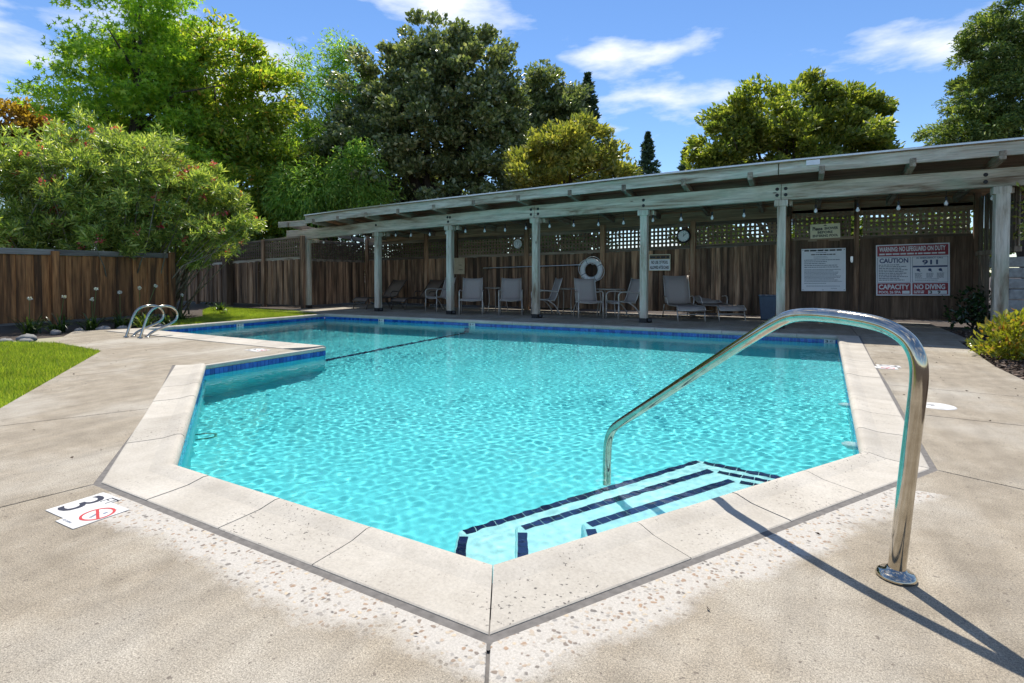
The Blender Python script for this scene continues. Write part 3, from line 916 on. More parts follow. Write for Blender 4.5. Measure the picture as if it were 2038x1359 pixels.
M['railL'] = wood('lit_lattice', ((0.14, 0.10, 0.07), (0.29, 0.215, 0.15), (0.42, 0.34, 0.25)), 'X', stain=0.4)  # brighter copy of the slat timber, its lit look put into the colours
gate(gt, 0.06, 1.30, 6)
fpost(gt, 0.0, -0.01, 2.85, 0.10)
fpost(gt, 1.36, -0.015, 2.85, 0.10, M['board'])
MB().box((1.27, -0.055, 1.42), (0.05, 0.03, 0.12)).lathe([(0.0, 0.05), (0.02, 0.05), (0.025, 0.03), (0.012, 0.0)], (1.27, -0.06, 1.36), 10, 'Y').build('latch', M['alu'], gt)
pn = tag(empty('sign_panel_fence', (1.0, YB, 0)), 'tall dark plank panel with lattice top carrying the red and white warning sign', 'fence')
gate(pn, 0.03, 2.02, 7)
fpost(pn, 2.08, -0.01, 2.85, 0.11)
# --- side walls of the shelter
ls = tag(empty('left_side_fence', (-13.93, YP + .1, 0), R(90)), 'short brown fence closing the left end of the shelter', 'fence')
boards(ls, (0.02, 0, 0), (2.42, 0, 0), 0.09, lambda f: 1.50, M['board'])
lattice(ls, (0.02, 0, 0), (2.42, 0, 0), lambda f: 1.57, lambda f: 2.10)
rail(ls, (0, 0, 0), (2.42, 0, 0), 1.53, 1.53, 0.09, 0.05, 0.025)
rail(ls, (0, 0, 0), (2.42, 0, 0), 2.13, 2.13, 0.09, 0.05, 0.01)
rs = tag(empty('right_side_fence', (3.10, YB, 0), R(-90)), 'plank side wall at the right end of the shelter beside the block wall', 'fence')
M['sideboard'] = wood('pale_side_board', ((0.15, 0.11, 0.075), (0.31, 0.245, 0.18), (0.44, 0.37, 0.29)), 'Z', stain=0.5, objvar=0.3)
boards(rs, (0.05, 0, 0), (2.5, 0, 0), 1.55, lambda f: 2.66, M['sideboard'], w=0.19)
boards(rs, (0.05, 0, 0), (0.9, 0, 0), 0.05, lambda f: 1.45, M['sideboard'], w=0.2)
rail(rs, (0, 0, 0), (2.5, 0, 0), 1.50, 1.50, 0.09, 0.10, 0.0, mat=M['sideboard'])
# --- far left fence running on from the shelter
ff = tag(empty('far_left_fence', (-13.90, 11.82, 0)), 'brown board fence with lattice top between shelter and oleander', 'fence')
fx = [-0.0, -1.85, -3.6, -5.5, -8.2]
zl = [1.56, 1.51, 1.45, 1.36, 1.24]; ztp = [2.24, 2.16, 2.05, 1.93, 1.75]
for k in range(4):
    a, b = fx[k + 1], fx[k]
    la, lb2, ta, tb2 = zl[k + 1], zl[k], ztp[k + 1], ztp[k]
    boards(ff, (a + .05, 0, 0), (b - .05, 0, 0), 0.10, lambda f: la + (lb2 - la) * f, M['board'])
    lattice(ff, (a + .05, 0, 0), (b - .05, 0, 0), lambda f: la + .08 + (lb2 - la) * f, lambda f: ta + (tb2 - ta) * f)
    rail(ff, (a, 0, 0), (b, 0, 0), la + .03, lb2 + .03, 0.10, 0.06, 0.03, mat=M['timber'])
    rail(ff, (a, 0, 0), (b, 0, 0), ta + .02, tb2 + .02, 0.06, 0.06, 0.01)
    rail(ff, (a, 0, 0), (b, 0, 0), 0.14, 0.14, 0.14, 0.03, 0.03, 'kick_board')
for k, x in enumerate(fx): fpost(ff, x, -0.02, ztp[k] + .04, 0.11, M['board'])
fpost(ff, -3.6, -0.13, 1.75, 0.24, M['panel'])
# --- left fence, rust brown
lf = tag(empty('rust_brown_fence', (-13.95, 1.0, 0), R(90)), 'rust brown plank fence with grey cap in front of the oleanders', 'fence')
boards(lf, (-1.0, 0, 0), (6.72, 0, 0), 0.10, lambda f: 1.47, M['board_orange'], w=0.155, jitter=0.014, top_j=0.006)
for a, b in ((-1.0, 1.45), (1.45, 4.42), (4.42, 6.78)):
    rail(lf, (a, 0, 0), (b, 0, 0), 1.535, 1.535, 0.12, 0.10, 0.0, 'cap', M['railY'])
rail(lf, (-1, 0, 0), (6.7, 0, 0), 0.13, 0.13, 0.16, 0.03, 0.03, 'kick_board', M['railY'])
for x in (1.45, 4.42): fpost(lf, x, -0.05, 1.56, 0.13, M['board_orange'])
fpost(lf, 6.8, -0.03, 1.62, 0.14, M['board_orange'])

# --- block wall beyond the right end
bw = tag(empty('block_wall', (4.25, 13.3, 0)), 'grey split face block wall beyond the last shelter post', 'wall')
M['block'] = plain('split_block', (0.36, 0.36, 0.355), 0.9, var=0.25, scale=12)
blk = []
for k in range(3):
    m = MB().box((0, 0, 0), (0.44, 0.28, 0.19)).mesh('block', M['block'])
    for v in m.vertices: v.co += Vector((random.uniform(-.012, .012), random.uniform(-.02, .02), random.uniform(-.006, .006)))
    blk.append(m)
for r_ in range(7):
    for k in range(12):
        bevel(link('block', blk[(r_ + k) % 3], bw, (-0.95 + k * 0.46 + (r_ % 2) * 0.2, r_ * 0.03, 0.1 + r_ * 0.2)), 0.02, 2)

# ================================================================== pool rails
def smooth(pts, it=2):
    pts = [Vector(p) for p in pts]
    for _ in range(it):
        q = [pts[0]]
        for a, b in zip(pts[:-1], pts[1:]):
            q += [a * .75 + b * .25, a * .25 + b * .75]
        pts = q + [pts[-1]]
    return pts
hr = tag(empty('handrail', (0.285, 2.315, 0)), 'large polished steel handrail leading down the pool steps', 'handrail')
HRO = Vector((0.285, 2.315, 0))
RP = [(0.285, 2.315, 0.0), (0.304, 2.301, 0.275), (0.317, 2.291, 0.456), (0.330, 2.282, 0.62), (0.337, 2.277, 0.72), (0.333, 2.279, 0.785), (0.312, 2.295, 0.838), (0.275, 2.322, 0.872), (0.225, 2.361, 0.893), (0.150, 2.416, 0.904), (0.058, 2.485, 0.909), (-0.013, 2.538, 0.906), (-0.069, 2.581, 0.893), (-0.129, 2.626, 0.856), (-0.214, 2.689, 0.791), (-0.461, 2.875, 0.593), (-0.772, 3.108, 0.341), (-1.001, 3.280, 0.157), (-1.085, 3.342, 0.085), (-1.124, 3.372, 0.01), (-1.139, 3.384, -0.09), (-1.139, 3.384, -0.60)]
rl = MB().tube([p - HRO for p in smooth(RP)], 0.027, 24).build('rail', M['steel'], hr, True, True)
MB().lathe([(0.0, 0.001), (0.060, 0.001), (0.062, 0.006), (0.060, 0.014), (0.052, 0.021), (0.034, 0.026), (0.031, 0.034), (0.027, 0.036)], (0, 0, 0), 32).build('escutcheon', M['steel'], hr, True)

LAD = [(4.955, 0.0), (5.01, 0.17), (5.075, 0.355), (5.13, 0.45), (5.21, 0.505), (5.32, 0.523), (5.43, 0.515), (5.52, 0.475), (5.575, 0.40), (5.58, 0.33), (5.545, 0.255), (5.46, 0.20), (5.33, 0.15), (5.20, 0.105), (5.11, 0.06), (5.07, 0.0)]
for x, dy, lab in ((-10.20, 0.0, 'farther of two looped steel grab rails at the deep end'), (-9.86, 0.05, 'nearer of two looped steel grab rails at the deep end')):
    o = tag(empty('grab_rail', (x, 5.0 + dy, 0)), lab, 'grab rail', 'grab rails at the deep end')
    MB().tube([(0, p.x - 5.0, p.y) for p in smooth([(a, b, 0) for a, b in LAD])], 0.021, 14).build('loop', M['steel'], o, True)
    for y in (4.955, 5.07):
        MB().lathe([(0.0, 0.001), (0.042, 0.001), (0.044, 0.006), (0.036, 0.014), (0.022, 0.02)], (0, y - 5.0, 0), 16).build('escutcheon', M['steel'], o, True)

# ================================================================== lettering
def text_mesh(body, w, h, mat, name='lettering', weight=0.032):
    cu = bpy.data.curves.new('txt', 'FONT')
    cu.body = body
    cu.align_x = 'LEFT'
    cu.resolution_u = 3
    cu.offset = weight
    to = bpy.data.objects.new('txt', cu)
    me = bpy.data.meshes.new_from_object(to)
    bpy.data.objects.remove(to); bpy.data.curves.remove(cu)
    me.name = name
    co = np.empty(len(me.vertices) * 3); me.vertices.foreach_get('co', co); co = co.reshape(-1, 3)
    lo, hi = co.min(0), co.max(0); ext = np.maximum(hi - lo, 1e-6)
    co[:, 0] = (co[:, 0] - lo[0]) / ext[0] * w
    co[:, 1] = (co[:, 1] - lo[1]) / ext[1] * h
    co[:, 2] = 0
    me.vertices.foreach_set('co', co.ravel()); me.materials.clear(); me.materials.append(mat); me.update()
    return me
WALL = (R(90), 0, 0)
def wtext(root, body, x, z, w, h, mat, y=-0.006):
    """lettering on a wall sign: x, z lower left corner in the sign's frame"""
    return link('lettering', text_mesh(body, w, h, mat), root, (x, y, z), WALL)
def dashes(root, x, z, w, rows, pitch, hh, mat, rnd, y=-0.006, fill=0.9):
    mb = MB()
    for r_ in range(rows):
        cx_ = x; end = x + w * rnd.uniform(fill * 0.6, 1.0)
        while cx_ < end:
            l_ = rnd.uniform(0.5, 1.8) * hh * 2.2
            mb.add([(cx_, y, z - r_ * pitch), (min(cx_ + l_, end), y, z - r_ * pitch), (min(cx_ + l_, end), y, z - r_ * pitch + hh), (cx_, y, z - r_ * pitch + hh)], [(0, 1, 2, 3)])
            cx_ += l_ + hh * 0.55
    return mb.build('small_print', mat, root)
def plate(root, w, h, mat, name='plate', th=0.006, x=0.0, z=0.0, y=0.0):
    return MB().box((x + w / 2, y, z + h / 2), (w, th, h)).build(name, mat, root)
def rect(root, x, z, w, h, mat, name='panel', y=-0.0045):
    return MB().add([(x, y, z), (x + w, y, z), (x + w, y, z + h), (x, y, z + h)], [(0, 1, 2, 3)]).build(name, mat, root)
rs2 = random.Random(5)
M['sign_white'] = plain('sign_white', (0.78, 0.80, 0.84), 0.4, var=0.03)
M['sign_cream'] = plain('sign_cream', (0.80, 0.76, 0.55), 0.5, var=0.04)
M['sign_red'] = plain('sign_red', (0.30, 0.012, 0.03), 0.4, var=0.05)
M['sign_blue'] = plain('sign_blue', (0.02, 0.05, 0.16), 0.4, var=0.05)
M['ink'] = plain('ink', (0.03, 0.03, 0.035), 0.6, var=0.05)
M['ink_soft'] = plain('ink_soft', (0.16, 0.19, 0.25), 0.6, var=0.05)
M['sign_brown'] = plain('sign_brown', (0.20, 0.13, 0.07), 0.6)
M['paper'] = plain('tan_paper', (0.52, 0.42, 0.28), 0.8)

YS = YB - 0.085
ws = tag(empty('warning_sign', (1.34, YS - 0.02, 0.60), 0), 'red and white pool warning sign reading NO LIFEGUARD ON DUTY', 'sign')
W_, H_S = 1.30, 1.12
ws.rotation_euler = (0, R(-1.0), 0)
plate(ws, W_, H_S, M['sign_white'])
rect(ws, 0.025, 0.865, W_ - 0.05, 0.23, M['sign_red'])
wtext(ws, 'WARNING: NO LIFEGUARD ON DUTY', 0.06, 0.965, 1.17, 0.105, M['sign_white'])
dashes(ws, 0.06, 0.895, 1.18, 1, 0.05, 0.032, M['sign_white'], rs2, fill=1.6)
def frame(root, x, z, w, h, t_, mat):
    mb = MB()
    for (a, b, c, d) in ((x, z, w, t_), (x, z + h - t_, w, t_), (x, z + t_, t_, h - 2 * t_), (x + w - t_, z + t_, t_, h - 2 * t_)):
        mb.add([(a, -0.0048, b), (a + c, -0.0048, b), (a + c, -0.0048, b + d), (a, -0.0048, b + d)], [(0, 1, 2, 3)])
    mb.build('border', mat, root)
frame(ws, 0.025, 0.285, 0.60, 0.555, 0.006, M['sign_blue'])
frame(ws, 0.655, 0.285, 0.615, 0.555, 0.006, M['sign_blue'])
wtext(ws, 'CAUTION', 0.065, 0.715, 0.52, 0.105, M['sign_blue'])
dashes(ws, 0.05, 0.665, 0.54, 10, 0.037, 0.017, M['ink_soft'], rs2, fill=1.1)
wtext(ws, 'IN EMERGENCY CALL', 0.73, 0.795, 0.46, 0.03, M['sign_blue'])
wtext(ws, '911', 0.83, 0.665, 0.27, 0.105, M['sign_blue'])
rect(ws, 0.665, 0.61, 0.595, 0.035, M['sign_blue'])
for cx_ in (0.73, 0.93, 1.11):
    MB().lathe([(0.0, 0.0), (0.03, 0.0)], (cx_ + 0.03, -0.006, 0.555), 12, 'Y').box((cx_ + 0.045, -0.0056, 0.53), (0.05, 0.001, 0.016), ry=0.4).build('pictogram', M['sign_blue'], ws)
    dashes(ws, cx_ - 0.03, 0.475, 0.13, 5, 0.022, 0.011, M['ink_soft'], rs2, fill=1.3)
dashes(ws, 0.70, 0.355, 0.52, 2, 0.032, 0.010, M['ink_soft'], rs2)
rect(ws, 0.025, 0.025, 0.60, 0.245, M['sign_red'])
rect(ws, 0.655, 0.025, 0.615, 0.245, M['sign_red'])
wtext(ws, 'CAPACITY', 0.05, 0.135, 0.55, 0.11, M['sign_white'])
wtext(ws, 'POOL 26 SPA', 0.05, 0.045, 0.40, 0.06, M['sign_white'])
rect(ws, 0.475, 0.04, 0.13, 0.065, M['sign_white'], 'blank', -0.0055)
wtext(ws, 'NO DIVING', 0.69, 0.135, 0.53, 0.11, M['sign_white'])
dashes(ws, 0.68, 0.085, 0.20, 2, 0.035, 0.022, M['sign_white'], rs2, fill=1.5)
rect(ws, 0.93, 0.035, 0.32, 0.075, M['sign_white'], 'blank', -0.0055)
wtext(ws, '3', 0.95, 0.04, 0.05, 0.065, M['ink'], -0.0065)
wtext(ws, '9', 1.09, 0.04, 0.05, 0.065, M['ink'], -0.0065)

nb = tag(empty('notice_board', (-0.13, YS - 0.03, 0.68)), 'large white pool rules notice board hung on the gate', 'notice board')
nb.rotation_euler = (0, R(-0.6), 0)
plate(nb, 0.89, 0.985, M['sign_white'])
dashes(nb, 0.06, 0.925, 0.78, 1, 0.05, 0.035, M['ink'], rs2, fill=1.6)
dashes(nb, 0.30, 0.885, 0.3, 1, 0.05, 0.012, M['ink_soft'], rs2)
dashes(nb, 0.20, 0.835, 0.5, 1, 0.05, 0.022, M['ink'], rs2, fill=1.6)
dashes(nb, 0.25, 0.79, 0.38, 2, 0.03, 0.009, M['ink_soft'], rs2)
dashes(nb, 0.06, 0.715, 0.77, 5, 0.042, 0.016, M['ink_soft'], rs2)
dashes(nb, 0.06, 0.49, 0.79, 10, 0.030, 0.012, M['ink_soft'], rs2, fill=1.2)
dashes(nb, 0.06, 0.175, 0.6, 1, 0.03, 0.012, M['ink_soft'], rs2)
dashes(nb, 0.10, 0.11, 0.7, 1, 0.03, 0.012, M['ink_soft'], rs2, fill=1.5)
dashes(nb, 0.6, 0.06, 0.12, 1, 0.03, 0.010, M['ink_soft'], rs2, fill=1.5)
for x, z in ((0.03, 0.95), (0.86, 0.95), (0.03, 0.03), (0.86, 0.03), (0.44, 0.96), (0.44, 0.025)):
    MB().lathe([(0.0, 0.003), (0.009, 0.0)], (x, -0.0035, z), 8, 'Y').build('screw', M['ink'], nb)

shs = tag(empty('shower_sign', (0.04, YS - 0.02, 1.90)), 'small cream sign about showering before entering the pool', 'sign')
shs.rotation_euler = (0, R(-1.5), 0)
plate(shs, 0.60, 0.33, M['sign_cream'])
wtext(shs, 'Please', 0.05, 0.185, 0.20, 0.085, M['ink'])
wtext(shs, 'SHOWER', 0.29, 0.195, 0.27, 0.062, M['ink'])
wtext(shs, 'BEFORE', 0.15, 0.11, 0.30, 0.058, M['ink'])
wtext(shs, 'ENTERING POOL', 0.05, 0.03, 0.51, 0.058, M['ink'])
MB().add([(0.27, -0.006, 0.285), (0.34, -0.006, 0.285), (0.33, -0.006, 0.30), (0.305, -0.006, 0.31), (0.28, -0.006, 0.30)], [(0, 1, 2, 3, 4)]).build('emblem', M['ink'], shs)

ps = tag(empty('pool_hours_sign', (-3.73, YS - 0.03, 1.17)), 'two part sign with brown band on white beside the fourth post', 'sign')
plate(ps, 0.56, 0.43, M['sign_cream'])
rect(ps, 0.015, 0.305, 0.53, 0.11, M['sign_brown'])
dashes(ps, 0.03, 0.33, 0.5, 1, 0.05, 0.05, M['ink'], rs2, fill=1.4)
rect(ps, 0.015, 0.015, 0.53, 0.28, M['sign_white'])
wtext(ps, 'NO USE OF POOL', 0.06, 0.18, 0.44, 0.085, M['ink'])
wtext(ps, 'ALLOWED AFTER DARK', 0.03, 0.045, 0.50, 0.085, M['ink'])

pp = tag(empty('paper_notice', (-10.05, YS - 0.02, 1.08)), 'tan paper notice pinned to the fence, half hidden by a post', 'notice')
plate(pp, 0.42, 0.52, M['paper'], th=0.004)
dashes(pp, 0.20, 0.28, 0.17, 1, 0.05, 0.02, M['ink'], rs2)
dashes(pp, 0.20, 0.13, 0.18, 1, 0.05, 0.02, M['ink'], rs2)

# clocks
ck = tag(empty('wall_clock', (-2.83, YS - 0.07, 2.06)), 'round white wall clock with black rim on a fence post', 'clock')
ck.scale = (0.82, 1, 0.82)
MB().lathe([(0.0, 0.02), (0.175, 0.02)], (0, 0, 0), 32, 'Y').build('dial', M['sign_white'], ck)
MB().lathe([(0.17, 0.0), (0.172, 0.035), (0.195, 0.045), (0.218, 0.03), (0.22, 0.0)], (0, 0, 0), 32, 'Y').build('rim', M['black'], ck, True)
hd = MB()
for a, l_ in ((R(8), 0.085), (R(45), 0.125)):
    hd.bar((-0.02 * math.sin(a), -0.024, -0.02 * math.cos(a)), (l_ * math.sin(a), -0.024, l_ * math.cos(a)), 0.012, 0.004, up=(0, 1, 0))
hd.build('hands', M['ink'], ck)
tk = MB()
for k in range(12):
    a = R(30 * k); tk.bar((0.135 * math.sin(a), -0.022, 0.135 * math.cos(a)), (0.158 * math.sin(a), -0.022, 0.158 * math.cos(a)), 0.01, 0.003, up=(0, 1, 0))
tk.build('hour_marks', M['ink'], ck)
th_ = tag(empty('dial_thermometer', (-7.68, YS - 0.07, 1.99)), 'small white round dial thermometer on the fence', 'thermometer')
MB().lathe([(0.0, 0.015), (0.115, 0.015)], (0, 0, 0), 24, 'Y').build('dial', M['sign_white'], th_)
MB().lathe([(0.112, 0.0), (0.113, 0.022), (0.13, 0.025), (0.14, 0.0)], (0, 0, 0), 24, 'Y').build('rim', M['white'], th_, True)
tk = MB()
for k in range(10):
    a = R(-135 + 30 * k); tk.bar((0.07 * math.sin(a), -0.017, 0.07 * math.cos(a)), (0.098 * math.sin(a), -0.017, 0.098 * math.cos(a)), 0.012, 0.003, up=(0, 1, 0))
tk.bar((-.01, -0.018, -.03), (0.02, -0.018, 0.07), 0.008, 0.003, up=(0, 1, 0))
tk.build('scale_marks', M['ink'], th_)

# ring buoy with rope, and the reaching pole
rb = tag(empty('ring_buoy', (-5.33, YS - 0.09, 1.19)), 'white ring life buoy with grab rope hung on the fence', 'life buoy')
seg = 40; mt = 14; vs = []; fs = []
for i in range(seg):
    a = 2 * math.pi * i / seg
    for j in range(mt):
        b = 2 * math.pi * j / mt; r_ = 0.262 + 0.075 * math.cos(b)
        vs.append((r_ * math.cos(a), 0.058 * math.sin(b), r_ * math.sin(a)))
for i in range(seg):
    for j in range(mt):
        fs.append((i * mt + j, ((i + 1) % seg) * mt + j, ((i + 1) % seg) * mt + (j + 1) % mt, i * mt + (j + 1) % mt))
MB().add(vs, fs).build('ring', M['white'], rb, True)
for k in range(4):
    a = R(28 + 90 * k); d = Vector((math.cos(a), 0, math.sin(a)))
    p = Vector((-math.sin(a), 0, math.cos(a)))
    loop = [d * 0.262 + (d * math.cos(t_) * 0.079) + Vector((0, -1, 0)) * math.sin(t_) * 0.062 for t_ in [i * 2 * math.pi / 12 for i in range(13)]]
    MB().tube(loop, 0.009, 6).build('band', M['ink_soft'], rb)
rope = []
for i in range(49):
    a = 2 * math.pi * i / 48 + R(28); s_ = abs(math.sin(2 * (a - R(28))))
    rope.append((math.cos(a) * (0.335 + 0.05 * s_), -0.01, math.sin(a) * (0.335 + 0.05 * s_)))
MB().tube(rope, 0.008, 6).build('rope', M['white'], rb)
MB().tube([(-0.09, -0.07, 0.33), (-0.02, -0.08, 0.22), (0.06, -0.08, 0.15), (0.1, -0.075, 0.16), (0.16, -0.07, 0.22)], 0.007, 6).build('loose_line', M['white'], rb)
pl = tag(empty('reach_pole', (-7.2, YS - 0.04, 1.30)), 'long pale reaching pole hung level along the fence', 'pole')
MB().tube([(-1.72, 0, -0.035), (1.6, 0, 0.045)], 0.018, 10).build('shaft', M['alu'], pl)
for x in (-1.5, 0.3, 1.4):
    MB().tube([(x, 0.06, 0.05), (x, -0.02, -0.05 + x * .024), (x, -0.035, 0.0 + x * .024)], 0.008, 6).build('bracket', M['black'], pl)

# ================================================================== furniture
M['sling'] = plain('taupe_sling', (0.36, 0.31, 0.28), 0.75, var=0.06, scale=60)
M['sling_dark'] = plain('brown_sling', (0.19, 0.14, 0.105), 0.8, var=0.06, scale=60)
M['frame'] = plain('champagne_frame', (0.48, 0.44, 0.39), 0.38, 0.3, 0.06)
M['frame_dark'] = plain('bronze_frame', (0.10, 0.08, 0.065), 0.4, 0.4, 0.06)
def sheet(pts, w, th=0.006):
    """sling following a side profile [(y,z)]; slightly hollow across its width"""
    mb = MB(); vs = []; fs = []; nw = 4
    for y, z in pts:
        for k in range(nw + 1):
            u = -1 + 2 * k / nw
            vs.append((u * w / 2, y, z - 0.016 * (1 - u * u)))
    for i in range(len(pts) - 1):
        for k in range(nw):
            a = i * (nw + 1) + k
            fs.append((a, a + 1, a + nw + 2, a + nw + 1))
    return mb.add(vs, fs)
def make_chair(dark=False):
    root = empty('sling_chair')
    sl_m, fr_m = M['sling'], M['frame']
    W = 0.50
    o = sheet([(-0.27, 0.405), (-0.25, 0.425), (-0.1, 0.41), (0.08, 0.395), (0.20, 0.40)], W).build('seat', sl_m, root, True)
    o.modifiers.new('s', 'SOLIDIFY').thickness = 0.006
    o = sheet([(0.20, 0.40), (0.25, 0.50), (0.31, 0.68), (0.37, 0.86), (0.40, 0.97)], W).build('backrest', sl_m, root, True)
    o.modifiers.new('s', 'SOLIDIFY').thickness = 0.006
    for s_ in (-1, 1):
        x = s_ * 0.262
        MB().tube([(x, -0.28, 0.395), (x, -0.25, 0.42), (x, 0.08, 0.395), (x, 0.20, 0.405), (x, 0.25, 0.50), (x, 0.37, 0.86), (x, 0.405, 0.98)], 0.013, 8).build('side_rail', fr_m, root, True)
        xa = s_ * 0.305
        MB().tube(smooth([(xa, -0.26, 0.42), (xa, -0.28, 0.58), (xa, -0.22, 0.645), (xa, -0.05, 0.655), (xa, 0.15, 0.63), (s_ * 0.275, 0.30, 0.62)], 2), 0.016, 8).build('armrest', fr_m, root, True)
        MB().tube([(xa, -0.26, 0.43), (xa, -0.28, 0.0)], 0.016, 8).build('leg', fr_m, root, True)
        MB().tube(smooth([(s_ * 0.27, 0.02, 0.40), (xa, 0.22, 0.25), (xa, 0.34, 0.0)], 1), 0.016, 8).build('leg', fr_m, root, True)
    st_ = MB()
    for y, z in ((-0.27, 0.385), (0.19, 0.385)):
        st_.tube([(-0.29, y, z), (0, y, z - 0.02), (0.29, y, z)], 0.011, 8)
    st_.build('stretcher', fr_m, root, True)
    return root
proto = make_chair()
CH = [(-7.93, 12.28, 28, 'taupe sling armchair just right of the third post, facing the pool'),
      (-6.98, 12.74, 26, 'taupe sling armchair left of the middle post, facing the pool'),
      (-9.50, 12.95, -22, 'leftmost taupe sling armchair, half hidden by the third post'),
      (-6.10, 12.98, -48, 'taupe sling armchair turned sideways behind the middle post'),
      (-4.78, 12.72, 34, 'taupe sling armchair in front of the ring buoy, facing the pool'),
      (-3.96, 12.88, -44, 'taupe sling armchair turned sideways left of the fifth post')]
for k, (x, y, a, lab) in enumerate(CH):
    o = proto if k == 0 else copy_tree(proto)
    o.location = (x, y, 0.0); o.rotation_euler = (0, 0, R(a))
    tag(o, lab, 'chair', 'sling armchairs under the shelter')

def make_table():
    root = empty('side_table')
    MB().lathe([(0.0, 0.672), (0.37, 0.672), (0.385, 0.678), (0.385, 0.69), (0.37, 0.695), (0.0, 0.695)], seg=28).build('table_top', M['frame'], root)
    for k in range(4):
        a = R(45 + 90 * k); c, s_ = math.cos(a), math.sin(a)
        MB().tube(smooth([(0.30 * c, 0.30 * s_, 0.67), (0.24 * c, 0.24 * s_, 0.4), (0.30 * c, 0.30 * s_, 0.0)], 1), 0.012, 8).build('leg', M['frame'], root, True)
    return root
tp = make_table()
for k, (x, y, lab) in enumerate([(-7.85, 13.55, 'round patio table between the two left front chairs'), (-5.72, 13.62, 'round patio table behind the chair by the ring buoy'), (-4.52, 13.62, 'round patio table under the ring buoy, left of the fifth post')]):
    o = tp if k == 0 else copy_tree(tp)
    o.location = (x, y, 0); tag(o, lab, 'table', 'round patio tables')

def make_lounger(back_deg, dark, loc, rz, lab):
    root = empty('sun_lounger', loc, R(rz))
    sm, fm = (M['sling_dark'], M['frame_dark']) if dark else (M['sling'], M['frame'])
    hb = Vector((0, 1.22, 0.36)); bd = Vector((0, math.cos(R(back_deg)), math.sin(R(back_deg))))
    prof = [(-0.02, 0.25), (0.02, 0.30), (0.10, 0.345), (0.4, 0.335), (0.8, 0.325), (1.22, 0.36)]
    o = sheet(prof, 0.58).build('seat', sm, root, True); o.modifiers.new('s', 'SOLIDIFY').thickness = 0.006
    bp = [hb + bd * t_ for t_ in (0.0, 0.2, 0.45, 0.72)]
    o = sheet([(p.y, p.z) for p in bp], 0.58).build('backrest', sm, root, True); o.modifiers.new('s', 'SOLIDIFY').thickness = 0.006
    for s_ in (-1, 1):
        x = s_ * 0.305
        MB().tube([(x, y, z) for y, z in prof], 0.014, 8).build('side_rail', fm, root, True)
        MB().tube([(x, p.y, p.z) for p in bp], 0.014, 8).build('back_rail', fm, root, True)
        MB().tube([(x, 0.10, 0.33), (x, 0.0, 0.0)], 0.014, 8).build('leg', fm, root, True)
        MB().tube([(x, 1.35, 0.33), (x, 1.5, 0.0)], 0.014, 8).build('leg', fm, root, True)
        MB().tube(smooth([(x, 0.95, 0.33), (s_ * 0.335, 0.98, 0.50), (s_ * 0.335, 1.08, 0.54), (s_ * 0.335, 1.28, 0.52)], 1), 0.014, 8).build('armrest', fm, root, True)
    mb = MB()
    mb.tube([(-0.30, 0.045, 0.16), (0.30, 0.045, 0.16)], 0.012, 8); mb.tube([(-0.305, -0.02, 0.25), (0.305, -0.02, 0.25)], 0.014, 8)
    mb.tube([(-0.30, 1.44, 0.15), (0.30, 1.44, 0.15)], 0.012, 8)
    mb.build('stretcher', fm, root, True)
    tag(root, lab, 'sun lounger', 'sun loungers under the shelter')
    return root
make_lounger(72, False, (-2.30, 12.72, 0), 26, 'taupe sun lounger with upright back right of the fifth post')
make_lounger(20, False, (-1.50, 13.28, 0), 32, 'taupe sun lounger with lowered back beside the blue bin')
make_lounger(48, True, (-12.10, 12.40, 0), -6, 'dark sun lounger left of the second post')
make_lounger(48, True, (-10.88, 12.75, 0), -8, 'dark sun lounger just right of the second post')

bn = tag(empty('waste_bin', (-0.82, 14.2, 0)), 'slate blue waste bin behind the sixth post', 'bin')
M['bin'] = plain('slate_plastic', (0.055, 0.085, 0.13), 0.5)
bevel(MB().add([(-.15, -.15, 0), (.15, -.15, 0), (.15, .15, 0), (-.15, .15, 0), (-.19, -.19, .56), (.19, -.19, .56), (.19, .19, .56), (-.19, .19, .56)], [(3, 2, 1, 0), (4, 5, 6, 7), (0, 1, 5, 4), (1, 2, 6, 5), (2, 3, 7, 6), (3, 0, 4, 7)]).build('body', M['bin'], bn), 0.02, 2)
bevel(MB().box((0, 0, 0.575), (0.40, 0.40, 0.03)).build('rim', M['bin'], bn), 0.008, 2)

